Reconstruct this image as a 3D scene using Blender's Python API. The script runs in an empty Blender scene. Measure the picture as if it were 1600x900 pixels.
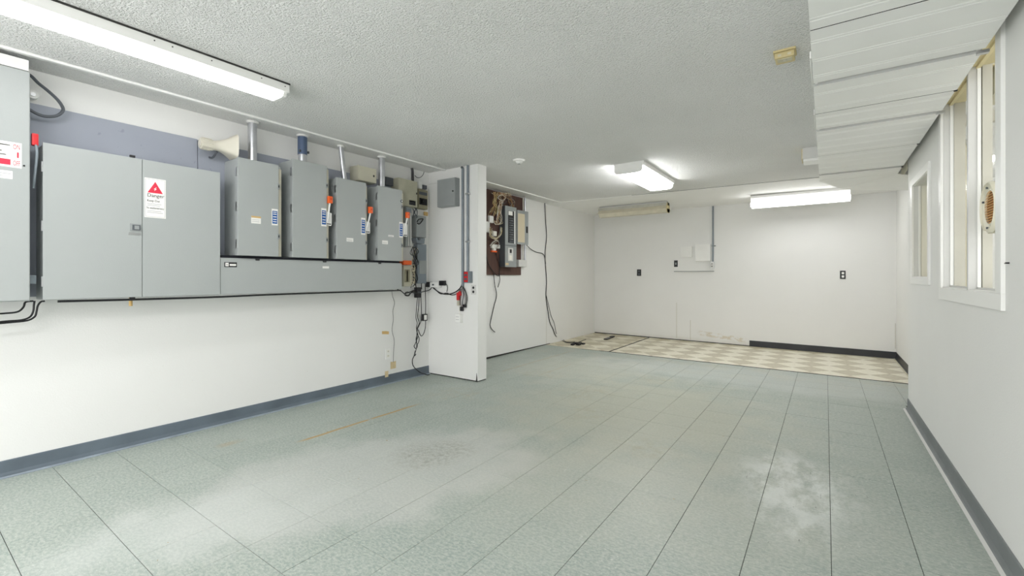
import bpy, bmesh, math, random
from mathutils import Vector, Matrix
random.seed(7)
sc = bpy.context.scene
# ---------------------------------------------------------------- camera
FPX = 698.0; EYE = 1.2; YAW = math.atan2(490, FPX); HORIZON = 432.0
cam = bpy.data.cameras.new('camera'); cam.lens = FPX/1600*36; cam.sensor_width = 36
cam.shift_y = -(450-HORIZON)/1600; cam.clip_start = .05
co = bpy.data.objects.new('camera', cam); sc.collection.objects.link(co)
co.location = (0, 0, EYE); co.rotation_euler = (math.pi/2, 0, YAW)
sc.camera = co
# ---------------------------------------------------------------- world and exposure
w = bpy.data.worlds.new('world'); sc.world = w; w.use_nodes = True
w.node_tree.nodes['Background'].inputs[0].default_value = (1, .99, .985, 1)
w.node_tree.nodes['Background'].inputs[1].default_value = 1.55
sc.view_settings.view_transform = 'Standard'; sc.view_settings.look = 'None'
sc.view_settings.gamma = 1; sc.view_settings.use_curve_mapping = False
sc.view_settings.exposure = 1.2
TUBE = 10        # radiance of the fluorescent lenses
sc.cycles.diffuse_bounces = 8; sc.cycles.max_bounces = 12
sc.cycles.sample_clamp_indirect = 6
# ---------------------------------------------------------------- measuring helpers: a sight line meets a known plane of the room
S_, C_ = math.sin(YAW), math.cos(YAW)
def ray(u, v): a = (u-800)/FPX; return (-S_+a*C_, C_+a*S_, (HORIZON-v)/FPX)
def PX(u, v, X): x, y, b = ray(u, v); t = X/x; return Vector((X, y*t, EYE+b*t))
def PY(u, v, Y): x, y, b = ray(u, v); t = Y/y; return Vector((x*t, Y, EYE+b*t))
def PZ(u, v, Z): x, y, b = ray(u, v); t = (Z-EYE)/b; return Vector((x*t, y*t, Z))
def yat(u, X): return PX(u, 400, X).y
def xat(u, Y): return PY(u, 400, Y).x
def inframe(x, y, z):
    r = x*C_+y*S_; q = -x*S_+y*C_
    if q < .15: return None
    return 800+FPX*r/q, HORIZON-FPX*(z-EYE)/q
# ---------------------------------------------------------------- materials
MATS = {}
def mat(name, col, rough=.6, metal=0, var=.0, vscale=6, bump=0, bscale=60, emit=0, spec=None, trans=0):
    if name in MATS: return MATS[name]
    m = bpy.data.materials.new(name); m.use_nodes = True; nt = m.node_tree; N = nt.nodes; L = nt.links
    b = N['Principled BSDF']
    b.inputs['Base Color'].default_value = (*col, 1); b.inputs['Roughness'].default_value = rough
    b.inputs['Metallic'].default_value = metal
    if spec is not None: b.inputs['Specular IOR Level'].default_value = spec
    if trans: b.inputs['Transmission Weight'].default_value = trans; b.inputs['IOR'].default_value = 1.45
    g = N.new('ShaderNodeNewGeometry')
    if var:
        n = N.new('ShaderNodeTexNoise'); n.inputs['Scale'].default_value = vscale; n.inputs['Detail'].default_value = 5
        r = N.new('ShaderNodeValToRGB'); c = r.color_ramp
        c.elements[0].position = .3; c.elements[1].position = .7
        c.elements[0].color = (*[max(0, x*(1-var)) for x in col], 1); c.elements[1].color = (*[min(1, x*(1+var)) for x in col], 1)
        L.new(g.outputs['Position'], n.inputs['Vector']); L.new(n.outputs['Fac'], r.inputs['Fac']); L.new(r.outputs['Color'], b.inputs['Base Color'])
    if bump:
        n = N.new('ShaderNodeTexNoise'); n.inputs['Scale'].default_value = bscale; n.inputs['Detail'].default_value = 3
        bp = N.new('ShaderNodeBump'); bp.inputs['Strength'].default_value = bump; bp.inputs['Distance'].default_value = .01
        L.new(g.outputs['Position'], n.inputs['Vector']); L.new(n.outputs['Fac'], bp.inputs['Height']); L.new(bp.outputs['Normal'], b.inputs['Normal'])
    if emit:
        b.inputs['Emission Color'].default_value = (1, 1, .995, 1); b.inputs['Emission Strength'].default_value = emit
    MATS[name] = m; return m
class NT:
    """small node wiring helper"""
    def __init__(s, name, rough=.5):
        s.m = bpy.data.materials.new(name); s.m.use_nodes = True; s.t = s.m.node_tree; s.b = s.t.nodes['Principled BSDF']
        s.b.inputs['Roughness'].default_value = rough
        s.pos = s.t.nodes.new('ShaderNodeNewGeometry').outputs['Position']; MATS[name] = s.m
        s.sep = s.t.nodes.new('ShaderNodeSeparateXYZ'); s.t.links.new(s.pos, s.sep.inputs[0])
    def put(s, sock, v):
        if isinstance(v, (int, float)): sock.default_value = v
        elif isinstance(v, tuple): sock.default_value = v if len(v) == len(sock.default_value) else (*v, 1)
        else: s.t.links.new(v, sock)
    def math(s, op, a, b=0, c=0, clamp=False):
        n = s.t.nodes.new('ShaderNodeMath'); n.operation = op; n.use_clamp = clamp
        s.put(n.inputs[0], a); s.put(n.inputs[1], b); s.put(n.inputs[2], c); return n.outputs[0]
    def noise(s, scale, detail=4, vec=None, rough=.5, dist=0):
        n = s.t.nodes.new('ShaderNodeTexNoise'); s.put(n.inputs['Scale'], scale); s.put(n.inputs['Detail'], detail)
        s.put(n.inputs['Roughness'], rough); s.put(n.inputs['Distortion'], dist); s.put(n.inputs['Vector'], vec or s.pos); return n.outputs['Fac']
    def vscale(s, v):
        n = s.t.nodes.new('ShaderNodeVectorMath'); n.operation = 'MULTIPLY'; s.put(n.inputs[0], s.pos); n.inputs[1].default_value = v; return n.outputs[0]
    def step(s, v, lo, hi):
        n = s.t.nodes.new('ShaderNodeMapRange'); n.interpolation_type = 'SMOOTHSTEP'; s.put(n.inputs[0], v)
        n.inputs[1].default_value = lo; n.inputs[2].default_value = hi; return n.outputs[0]
    def mix(s, f, a, b):
        n = s.t.nodes.new('ShaderNodeMix'); n.data_type = 'RGBA'; s.put(n.inputs[0], f); s.put(n.inputs[6], a); s.put(n.inputs[7], b); return n.outputs[2]
    def blob(s, x, y, rx, ry, ang=0, soft=.5):
        """0..1 mask of an elliptic stain on the floor, edge broken by noise"""
        dx = s.math('SUBTRACT', s.sep.outputs[0], x); dy = s.math('SUBTRACT', s.sep.outputs[1], y)
        ca, sa = math.cos(ang), math.sin(ang)
        a = s.math('ADD', s.math('MULTIPLY', dx, ca/rx), s.math('MULTIPLY', dy, sa/rx))
        b = s.math('ADD', s.math('MULTIPLY', dx, -sa/ry), s.math('MULTIPLY', dy, ca/ry))
        d = s.math('SQRT', s.math('ADD', s.math('MULTIPLY', a, a), s.math('MULTIPLY', b, b)))
        d = s.math('ADD', d, s.math('MULTIPLY', s.math('SUBTRACT', s.noise(3.5, 5), .5), .9))
        return s.step(d, 1.0, 1-soft)
    def bump(s, h, strength, dist=.01):
        n = s.t.nodes.new('ShaderNodeBump'); s.put(n.inputs['Height'], h); n.inputs['Strength'].default_value = strength; n.inputs['Distance'].default_value = dist
        s.t.links.new(n.outputs[0], s.b.inputs['Normal'])
    def color(s, c): s.put(s.b.inputs['Base Color'], c)
    def rough(s, c): s.put(s.b.inputs['Roughness'], c)

# popcorn ceiling
k = NT('popcorn_ceiling', .95)
a = k.noise(75, 3, rough=.6); vn = k.t.nodes.new('ShaderNodeTexVoronoi'); vn.inputs['Scale'].default_value = 100; k.put(vn.inputs['Vector'], k.pos)
h = k.math('ADD', k.math('MULTIPLY', k.step(a, .4, .72), 1.0), k.math('MULTIPLY', vn.outputs['Distance'], -.6))
k.bump(h, .8, .010); k.color(k.mix(k.step(k.noise(1.3, 4), .35, .75), (.86, .86, .845), (.91, .91, .90)))
# smooth ceiling near the back
k = NT('smooth_ceiling', .9); k.bump(k.noise(70, 3), .25, .006); k.color(k.mix(k.noise(2, 4), (.84, .84, .83), (.90, .90, .89)))
# painted walls
k = NT('white_wall', .55)
col = k.mix(k.noise(1.4, 5), (.76, .76, .745), (.82, .82, .805))
col = k.mix(k.math('MULTIPLY', k.step(k.noise(55, 2), .74, .80), .25), col, (.45, .43, .38))
k.color(col); k.bump(k.noise(120, 3), .18, .004)
# back wall, with the scraped glue patch and grime near the floor
k = NT('back_wall', .6)
col = k.mix(k.noise(1.4, 5), (.77, .77, .755), (.83, .83, .82))
x, z = k.sep.outputs[0], k.sep.outputs[2]
inx = k.math('MULTIPLY', k.step(x, -1.95, -1.82), k.step(x, -1.1, -1.2))
zc = k.math('ADD', z, k.math('MULTIPLY', x, .09))
inz = k.math('MULTIPLY', k.step(zc, -.06, -.03), k.step(zc, .05, .02))
n1 = k.step(k.noise(9, 6, k.vscale((1, 1, 2.5)), .7), .46, .56)
col = k.mix(k.math('MULTIPLY', k.math('MULTIPLY', inx, inz), k.math('MULTIPLY', n1, .5)), col, (.56, .46, .27))
col = k.mix(k.math('MULTIPLY', k.step(z, .1, 0), k.math('MULTIPLY', k.noise(8, 5), .5)), col, (.5, .46, .36))
k.color(col); k.bump(k.noise(120, 3), .15, .004)
# green vinyl composition tile
k = NT('green_tile', .42)
chip = k.noise(95, 3, rough=.65); chip2 = k.noise(48, 4, k.vscale((1, 1.7, 1)), .7)
col = k.mix(k.step(chip2, .38, .62), (.27, .322, .292), (.41, .447, .405))
col = k.mix(k.math('MULTIPLY', k.step(chip, .60, .72), .8), col, (.66, .70, .65))
col = k.mix(k.math('MULTIPLY', k.step(chip, .40, .30), .5), col, (.20, .30, .27))
ri = k.t.nodes.new('ShaderNodeObjectInfo').outputs['Random']
col = k.mix(k.math('MULTIPLY', ri, .12), col, (.55, .58, .53))
def lay(mask, amt, c):
    global col
    col = k.mix(k.math('MULTIPLY', mask, amt), col, c)
lay(k.blob(-1.35, 3.9, 1.7, 1.9, .2, .8), .55, (.50, .49, .39))           # traffic-worn, yellowed middle
lay(k.blob(-1.0, 2.4, 1.8, .9, .3, .8), .35, (.52, .52, .45))
lay(k.blob(-2.6, 5.3, 1.2, 1.2, 0, .7), .45, (.52, .52, .44))
lay(k.blob(-.6, 6.0, 3.0, .8, 0, .6), .35, (.60, .63, .62))
lay(k.blob(-2.25, 1.75, .75, 1.35, -.45, .45), .42, (.60, .60, .58))      # scrubbed pale arc
lay(k.blob(-2.5, .9, .45, .8, -.3, .7), .35, (.62, .65, .63))
lay(k.math('MULTIPLY', k.blob(-2.18, 2.18, .32, .42, -.6, .8), k.step(k.noise(30, 6, rough=.8), .40, .66)), .75, (.22, .22, .18))
lay(k.math('MULTIPLY', k.blob(-.15, 3.0, .36, .75, .15, .6), k.step(k.noise(7, 6, k.vscale((1, .5, 1)), .7), .38, .6)), .6, (.74, .76, .74))
lay(k.math('MULTIPLY', k.blob(-.1, 2.9, .5, .8, .15, .5), k.step(k.noise(22, 4, k.vscale((1, .35, 1)), .6, 1.5), .66, .72)), .8, (.12, .12, .11))
for (X, Y0, Y1, wd, am) in ((-3.135, 1.72, 3.02, .022, 1.0), (-3.35, 4.5, 6.5, .014, .5), (-2.85, 4.6, 5.6, .02, .2), (-3.50, 1.35, 1.6, .06, .6)):
    dx = k.math('ABSOLUTE', k.math('SUBTRACT', k.math('ADD', k.sep.outputs[0], k.math('MULTIPLY', k.math('SUBTRACT', k.noise(5, 3), .5), .03)), X))
    mk = k.math('MULTIPLY', k.step(dx, wd, wd*.3), k.math('MULTIPLY', k.step(k.sep.outputs[1], Y0, Y0+.12), k.step(k.sep.outputs[1], Y1, Y1-.25)))
    lay(k.math('MULTIPLY', mk, k.step(k.noise(12, 4), .22, .42)), am, (.42, .28, .10))
for (X, Y, r) in ((-3.1, 3.4, .45), (-1.7, 3.6, .35), (-2.0, 4.2, .4), (-1.0, 3.1, .3), (-2.9, 4.7, .35), (-1.6, 5.2, .3)):
    lay(k.math('MULTIPLY', k.blob(X, Y, r, r, 0, .8), k.step(k.noise(10, 6, rough=.7), .42, .68)), .45, (.36, .33, .22))
lay(k.step(k.noise(17, 2, k.vscale((1, 1.6, 1))), .765, .785), .8, (.33, .24, .10))     # brown flecks
lay(k.math('MULTIPLY', k.step(k.noise(30, 5, k.vscale((1, .25, 1)), .7, .6), .64, .70), .5), .5, (.72, .74, .70))
lay(k.math('MULTIPLY', k.step(k.sep.outputs[1], 5.2, 6.6), k.step(k.noise(3, 5), .4, .7)), .3, (.55, .52, .42))
k.color(col)
k.rough(k.math('ADD', .34, k.math('MULTIPLY', k.noise(6, 5, rough=.7), .28)))
k.bump(k.math('ADD', k.noise(60, 3), k.math('MULTIPLY', k.noise(5, 3), 2)), .08, .004)
def checker(name, c1, c2):
    k = NT(name, .45)
    col = k.mix(k.step(k.noise(30, 4), .3, .7), c1, c2)
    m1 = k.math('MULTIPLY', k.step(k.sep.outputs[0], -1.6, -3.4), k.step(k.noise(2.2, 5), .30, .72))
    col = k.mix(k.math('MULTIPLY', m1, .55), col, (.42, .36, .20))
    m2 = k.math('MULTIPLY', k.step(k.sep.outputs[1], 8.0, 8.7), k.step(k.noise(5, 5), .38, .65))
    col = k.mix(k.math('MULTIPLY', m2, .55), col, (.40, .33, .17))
    k.color(col)
checker('checker_cream', (.78, .74, .61), (.85, .82, .70)); checker('checker_tan', (.53, .48, .36), (.61, .57, .45))
# cabinets: hammered grey enamel
k = NT('grey_enamel', .42); col = k.mix(k.noise(2.2, 5), (.365, .39, .388), (.415, .437, .433))
k.color(col); k.bump(k.noise(160, 2), .12, .003)
k = NT('backboard_paint', .6); col = k.mix(k.noise(2.5, 6, k.vscale((1, 1, 1.6))), (.31, .335, .40), (.38, .405, .465))
col = k.mix(k.math('MULTIPLY', k.step(k.noise(16, 4), .66, .72), .5), col, (.22, .24, .30)); k.color(col)
k = NT('plywood_dark', .7); col = k.mix(k.noise(4, 6, k.vscale((1, 6, 1.2)), .7), (.035, .018, .014), (.12, .055, .04)); k.color(col)
k = NT('fluting', .5); k.color((.85, .85, .82))
mat('slate_base', (.115, .145, .175), .5, var=.15, vscale=5)
mat('slate_base_right', (.17, .185, .19), .5, var=.12, vscale=5)
mat('slate_toe', (.30, .35, .40), .5, var=.2, vscale=8)
mat('black_base', (.018, .02, .024), .4, var=.3, vscale=5)
mat('dark_joint', (.03, .03, .027), .8)
mat('white_trim', (.82, .82, .80), .45, var=.03)
mat('bright_trim', (.85, .85, .83), .4)
mat('white_metal', (.82, .82, .80), .35)
mat('joint_grey', (.58, .58, .57), .6)
mat('soffit_white', (.90, .90, .885), .42, var=.03, vscale=2.5)
mat('tan_board', (.62, .58, .44), .7, var=.15, vscale=5)
mat('yellow_wood', (.72, .63, .38), .5, var=.1, vscale=4)
mat('beige_jamb', (.56, .54, .47), .6, var=.06)
mat('frame_paint', (.64, .64, .62), .4, var=.04)
mat('lens', (.95, .95, .93), .3, emit=TUBE)
mat('lens_near', (.95, .95, .93), .3, emit=3.6)
mat('lens_back', (.95, .95, .93), .3, emit=7.5)
mat('lens_side', (.9, .9, .88), .4, emit=.5)
mat('lens_next', (.95, .95, .93), .3, emit=2.8)
mat('dead_lens', (.62, .58, .46), .35, var=.08, vscale=8)
mat('dead_housing', (.50, .49, .43), .5, var=.1)
mat('aged_yellow', (.62, .52, .27), .45, var=.05)
mat('cream_white', (.83, .81, .74), .5)
mat('galvanised', (.62, .63, .66), .32, .85, var=.12, vscale=12)
mat('steel', (.55, .56, .57), .3, .9)
mat('grey_pipe', (.22, .25, .28), .45, .2, var=.08)
mat('blue_coupling', (.09, .13, .22), .4, .2)
mat('horn_beige', (.66, .63, .54), .5, var=.04)
mat('box_beige', (.40, .39, .30), .55, var=.1, vscale=9)
mat('box_beige_light', (.52, .50, .40), .55, var=.06)
mat('olive_panel', (.27, .25, .17), .5, var=.1, vscale=12)
mat('box_grey', (.30, .32, .32), .45, var=.06)
mat('box_grey_blue', (.20, .235, .265), .45, var=.08)
mat('dark_grey', (.09, .10, .115), .5, var=.1)
mat('black', (.01, .01, .012), .4)
mat('void', (.006, .007, .012), .9)
mat('white_plastic', (.84, .84, .82), .35)
mat('paper', (.86, .85, .82), .8)
mat('paper_line', (.45, .45, .47), .8)
mat('red', (.60, .015, .02), .4)
mat('red_label', (.72, .03, .07), .6)
mat('orange', (.85, .13, .02), .4)
mat('blue_label', (.01, .10, .36), .5)
mat('orange_tape', (.62, .42, .17), .7)
mat('masking_tape', (.62, .50, .30), .8, var=.15, vscale=30)
mat('wire_yellow', (.58, .48, .22), .5)
mat('wire_cream', (.60, .53, .38), .5)
mat('wire_copper', (.42, .22, .09), .5)
mat('wire_grey', (.18, .17, .17), .5)
mat('fan_cream', (.78, .75, .62), .4)
mat('fan_orange', (.78, .46, .15), .4)
mat('blind_cream', (.85, .79, .60), .6, var=.04)
mat('room_white', (.84, .84, .82), .6)
mat('glass', (.96, .98, .97), .02, trans=1)
M = lambda n: MATS[n]
# glass: thin pane that lets light straight through and mirrors a little
def glassmat():
    m = M('glass'); nt = m.node_tree; N = nt.nodes; L = nt.links
    t = N.new('ShaderNodeBsdfTransparent'); t.inputs[0].default_value = (.985, .99, .985, 1)
    g = N.new('ShaderNodeBsdfGlossy'); g.inputs['Roughness'].default_value = .02
    x = N.new('ShaderNodeMixShader'); x.inputs[0].default_value = .035; L.new(t.outputs[0], x.inputs[1]); L.new(g.outputs[0], x.inputs[2])
    L.new(x.outputs[0], N['Material Output'].inputs['Surface'])
glassmat()
# ---------------------------------------------------------------- mesh helpers
def link(o, parent=None):
    sc.collection.objects.link(o)
    if parent:
        o.parent = parent
        o.matrix_parent_inverse = Matrix.Translation(parent.location).inverted()
    return o
def obj(name, bm, m, parent=None, smooth=False, keep=False):
    me = bpy.data.meshes.new(name); bm.normal_update(); bm.to_mesh(me)
    if not keep: bm.free()
    for mm in (m if isinstance(m, (list, tuple)) else [m]): me.materials.append(M(mm))
    if smooth:
        for p in me.polygons: p.use_smooth = True
        try: me.set_sharp_from_angle(angle=.7)
        except Exception: pass
    o = bpy.data.objects.new(name, me); return link(o, parent)
def thing(name, label, cat, loc=(0, 0, 0), group=None):
    o = bpy.data.objects.new(name, None); o.empty_display_size = .05; o.location = loc; link(o)
    o['label'] = label; o['category'] = cat
    if group: o['group'] = group
    return o
def tag(o, label, cat, group=None):
    o['label'] = label; o['category'] = cat
    if group: o['group'] = group
    return o
def struct(o): o['kind'] = 'structure'; return o
def B(bm, x0, x1, y0, y1, z0, z1, bevel=0, mi=0):
    x0, x1 = min(x0, x1), max(x0, x1); y0, y1 = min(y0, y1), max(y0, y1); z0, z1 = min(z0, z1), max(z0, z1)
    v = [bm.verts.new(p) for p in ((x0,y0,z0),(x1,y0,z0),(x1,y1,z0),(x0,y1,z0),(x0,y0,z1),(x1,y0,z1),(x1,y1,z1),(x0,y1,z1))]
    fs = [bm.faces.new([v[i] for i in f]) for f in ((0,3,2,1),(4,5,6,7),(0,1,5,4),(1,2,6,5),(2,3,7,6),(3,0,4,7))]
    for f in fs: f.material_index = mi
    if bevel:
        es = list({e for f in fs for e in f.edges})
        r = bmesh.ops.bevel(bm, geom=es, offset=bevel, segments=2, profile=.7, affect='EDGES')
        for f in r['faces']: f.material_index = mi
    return v
def box(name, x0, x1, y0, y1, z0, z1, m, parent=None, bevel=0):
    bm = bmesh.new(); B(bm, x0, x1, y0, y1, z0, z1, bevel); return obj(name, bm, m, parent)
def prism(bm, pts, d, mi=0):
    """closed outline pts (3-D, planar) pushed along the vector d"""
    a = [bm.verts.new(p) for p in pts]; b = [bm.verts.new(Vector(p)+Vector(d)) for p in pts]
    n = len(pts); fs = [bm.faces.new(a), bm.faces.new(b[::-1])]
    for i in range(n): fs.append(bm.faces.new((a[i], b[i], b[(i+1) % n], a[(i+1) % n])))
    for f in fs: f.material_index = mi
    bmesh.ops.recalc_face_normals(bm, faces=fs)
def cyl(bm, p, q, r, r2=None, n=16, mi=0):
    p, q = Vector(p), Vector(q); r2 = r if r2 is None else r2; d = (q-p).normalized()
    s = d.cross(Vector((0, 0, 1)));  s = Vector((1, 0, 0)) if s.length < .01 else s.normalized(); t = d.cross(s)
    A = [bm.verts.new(p+(s*math.cos(i*2*math.pi/n)+t*math.sin(i*2*math.pi/n))*r) for i in range(n)]
    Bv = [bm.verts.new(q+(s*math.cos(i*2*math.pi/n)+t*math.sin(i*2*math.pi/n))*r2) for i in range(n)]
    fs = [bm.faces.new(A), bm.faces.new(Bv[::-1])]
    for i in range(n): fs.append(bm.faces.new((A[i], Bv[i], Bv[(i+1) % n], A[(i+1) % n])))
    for f in fs: f.material_index = mi
    bmesh.ops.recalc_face_normals(bm, faces=fs)
def spline(pts, sub=6):
    P = [Vector(p) for p in pts]; P = [P[0]*2-P[1]]+P+[P[-1]*2-P[-2]]; out = []
    for i in range(1, len(P)-2):
        a, b, c, d = P[i-1:i+3]
        for j in range(sub):
            t = j/sub; out.append(.5*((2*b)+(c-a)*t+(2*a-5*b+4*c-d)*t*t+(3*b-a-3*c+d)*t**3))
    out.append(P[-2]); return out
def tube(bm, pts, r, n=6, sub=6, mi=0):
    P = spline(pts, sub) if sub else [Vector(p) for p in pts]; rings = []
    up = Vector((.3, .2, .93)); 
    for i, p in enumerate(P):
        d = (P[min(i+1, len(P)-1)]-P[max(i-1, 0)]); d = d.normalized() if d.length > 1e-7 else Vector((0, 0, 1))
        s = up-d*up.dot(d)
        if s.length < .05: s = d.orthogonal()
        s.normalize(); up = s; t = d.cross(s)
        rings.append([bm.verts.new(p+(s*math.cos(k*2*math.pi/n)+t*math.sin(k*2*math.pi/n))*r) for k in range(n)])
    for a, b in zip(rings, rings[1:]):
        for k in range(n): bm.faces.new((a[k], a[(k+1) % n], b[(k+1) % n], b[k])).material_index = mi
    bm.faces.new(rings[0][::-1]).material_index = mi; bm.faces.new(rings[-1]).material_index = mi
def cable(name, pts, r, m, parent=None, n=6, sub=6):
    bm = bmesh.new(); tube(bm, pts, r, n, sub); return obj(name, bm, m, parent, smooth=True)
def text(name, s, size, loc, face, m, parent, width=None):
    """lettering as a thin mesh; face: '+x' reads along +y, '-y' reads along +x"""
    cu = bpy.data.curves.new('t', 'FONT'); cu.body = s; cu.size = size; cu.extrude = .0004; cu.resolution_u = 3
    t = bpy.data.objects.new('t', cu); sc.collection.objects.link(t); bpy.context.view_layer.update()
    me = bpy.data.meshes.new_from_object(t.evaluated_get(bpy.context.evaluated_depsgraph_get()))
    bpy.data.objects.remove(t); bpy.data.curves.remove(cu)
    wt = max(v.co.x for v in me.vertices)-min(v.co.x for v in me.vertices); sx = width/wt if width else 1
    R = Matrix(((0, 0, 1, 0), (sx, 0, 0, 0), (0, 1, 0, 0), (0, 0, 0, 1))) if face == '+x' else Matrix(((sx, 0, 0, 0), (0, 0, -1, 0), (0, 1, 0, 0), (0, 0, 0, 1)))
    me.transform(Matrix.Translation(loc) @ R); me.materials.clear(); me.materials.append(M(m)); me.name = name
    return link(bpy.data.objects.new(name, me), parent)
# ================================================================ SETTING
XL = -4.02; XR = .61; XRR = .84; H = 2.48; YN = -1.3; YW = 3.93; YW2 = 4.085
BL = Vector((XL, 8.79, 0)); BR = Vector((XRR, 8.52, 0))        # the back wall is a little out of square
def yback(x): return BL.y+(x-BL.x)*(BR.y-BL.y)/(BR.x-BL.x)
CH0 = lambda x: 6.73+(x+3.2)*(6.62-6.73)/3.95                    # front edge of the harlequin floor
floor = struct(box('floor', XL-.1, XRR+.1, YN, 8.9, -.08, -.003, 'dark_joint'))
# green tiles
P = .3035; GAP = .0009; gx0 = .02; gy0 = .64
tiles = []
for i in range(-14, 3):
    for j in range(-11, 21):
        x0 = max(gx0+i*P, XL); x1 = min(gx0+(i+1)*P, XRR if j*P+gy0 > 5.2 else XR)
        y0 = max(gy0+j*P, YN); y1 = gy0+(j+1)*P
        if x1-x0 < .01: continue
        lim = CH0((x0+x1)/2)
        if y0 > lim-.02: continue
        y1 = min(y1, lim) if y1 > lim or lim-y1 < .02 else y1
        vis = any((q := inframe(x, y, 0)) and -20 < q[0] < 1620 and q[1] < 930 for x in (x0, x1) for y in (y0, y1))
        tiles.append((vis, math.hypot((x0+x1)/2, (y0+y1)/2), x0, x1, y0, y1))
tiles.sort(key=lambda t: (not t[0], t[1]))
def tilemesh(w_, d_):
    bm = bmesh.new(); B(bm, -w_/2+GAP, w_/2-GAP, -d_/2+GAP, d_/2-GAP, -.004, 0)
    bmesh.ops.bevel(bm, geom=[e for e in bm.edges if all(v.co.z > -.001 for v in e.verts)], offset=.0008, segments=1, affect='EDGES')
    me = bpy.data.meshes.new('floor_tile'); bm.to_mesh(me); bm.free(); me.materials.append(M('green_tile')); return me
cache = {}; nt_ = 0; rest = bmesh.new()
for vis, dist, x0, x1, y0, y1 in tiles:
    if vis and nt_ < 300:
        key = (round(x1-x0, 3), round(y1-y0, 3))
        if key not in cache: cache[key] = tilemesh(*key)
        o = bpy.data.objects.new('floor_tile', cache[key]); link(o, floor)
        o.location = ((x0+x1)/2, (y0+y1)/2, random.uniform(-.0004, .0003)); nt_ += 1
    else:
        B(rest, x0+GAP, x1-GAP, y0+GAP, y1-GAP, -.004, 0)
o = obj('floor_tile', rest, 'green_tile', floor); o['kind'] = 'stuff'
# harlequin floor: squares laid on the diagonal, cut at the walls
def clip(poly, a, b, c):      # keep a*x+b*y<=c
    out = []
    for i in range(len(poly)):
        p, q = poly[i], poly[(i+1) % len(poly)]; dp = a*p[0]+b*p[1]-c; dq = a*q[0]+b*q[1]-c
        if dp <= 0: out.append(p)
        if (dp < 0 < dq) or (dq < 0 < dp): t = dp/(dp-dq); out.append((p[0]+(q[0]-p[0])*t, p[1]+(q[1]-p[1])*t))
    return out
D = .40; cx0, cy0 = .24, 7.35; SEAM = -2.83
sl = (BR.y-BL.y)/(BR.x-BL.x); sf = (6.62-6.73)/3.95
for i in range(-13, 5):
    for j in range(-6, 8):
        for s in (0, 1):
            x = cx0+i*D+s*D/2; y = cy0+j*D+s*D/2; e = D/2-.0008
            for side in (0, 1):
                poly = [(x-e, y), (x, y-e), (x+e, y), (x, y+e)]
                poly = clip(poly, sl*-1, 1, BL.y-sl*BL.x-.012); poly = clip(poly, sf, -1, -(6.73+sf*3.2)-.012) if poly else []
                if poly: poly = clip(poly, 1, 0, XRR)
                if poly: poly = clip(poly, -1, 0, -XL)
                if poly: poly = clip(poly, -1, 0, -(SEAM+.02)) if side else clip(poly, 1, 0, SEAM-.02)
                if len(poly) < 3: continue
                ar = abs(sum(poly[q][0]*poly[(q+1) % len(poly)][1]-poly[(q+1) % len(poly)][0]*poly[q][1] for q in range(len(poly))))/2
                if ar < .001: continue
                bm = bmesh.new(); prism(bm, [(px_, py_, .003) for px_, py_ in poly], (0, 0, -.005))
                obj('checker_tile', bm, 'checker_tan' if s == 0 else 'checker_cream', floor)
bm = bmesh.new(); prism(bm, [(-3.0, CH0(-3.0)-.012, .004), (XRR, CH0(XRR)-.012, .004), (XRR, CH0(XRR)+.004, .004), (-3.0, CH0(-3.0)+.004, .004)], (0, 0, -.005)); obj('edge_strip', bm, 'dark_joint', floor)
# walls
struct(box('wall_left', XL-.1, XL, YN, 8.9, 0, H+.03, 'white_wall'))
bm = bmesh.new(); prism(bm, [(XL, BL.y, 0), (XRR+.1, yback(XRR+.1), 0), (XRR+.1, 8.95, 0), (XL, 8.95, 0)], (0, 0, H+.03)); struct(obj('wall_back', bm, 'back_wall'))
# no wall behind the camera: the world comes in as added fill light
# right wall with its two window openings
W1 = (2.765, 3.883, 1.128, 2.29); W2 = (4.352, 5.05, 1.194, 1.965); TR = .71; YE = 5.35
bm = bmesh.new()
B(bm, XR, TR, YN, W1[0], 0, H+.03); B(bm, XR, TR, W1[0], W1[1], 0, W1[2]); B(bm, XR, TR, W1[0], W1[1], W1[3], H+.03)
B(bm, XR, TR, W1[1], W2[0], 0, H+.03); B(bm, XR, TR, W2[0], W2[1], 0, W2[2]); B(bm, XR, TR, W2[0], W2[1], W2[3], H+.03)
B(bm, XR, TR, W2[1], YE, 0, H+.03)
bmesh.ops.remove_doubles(bm, verts=bm.verts, dist=.0001)
struct(obj('wall_right', bm, 'white_wall'))
struct(box('wall_recess', XRR, XRR+.1, YE-.12, 8.9, 0, H+.03, 'white_wall'))
struct(box('wall_jog', TR, XRR, YE-.12, YE, 0, H+.03, 'white_wall'))
# wing wall
bm = bmesh.new(); B(bm, XL, -3.232, YW, YW2, .012, H+.01, .002)
wing = struct(obj('wall_wing', bm, 'white_wall'))
# ceilings
bm = bmesh.new(); sm = lambda x: 6.77+(x+3.77)*(6.995-6.77)/3.7
prism(bm, [(XL, YN, H), (3.4, YN, H), (3.4, 8.0, H), (XRR, sm(XRR), H), (XL, sm(XL), H)], (0, 0, .1)); struct(obj('ceiling', bm, 'popcorn_ceiling'))
bm = bmesh.new(); v = [bm.verts.new(p) for p in ((XL, sm(XL), H-.006), (XRR+.05, sm(XRR+.05), H-.006), (XRR+.05, 8.9, 2.43), (XL, 8.9, 2.497))]
t = [bm.verts.new(q.co+Vector((0, 0, .12))) for q in v]
bm.faces.new(v[::-1]); bm.faces.new(t)
for i in range(4): bm.faces.new((v[i], v[(i+1) % 4], t[(i+1) % 4], t[i]))
bmesh.ops.recalc_face_normals(bm, faces=bm.faces); struct(obj('ceiling', bm, 'smooth_ceiling'))
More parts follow.
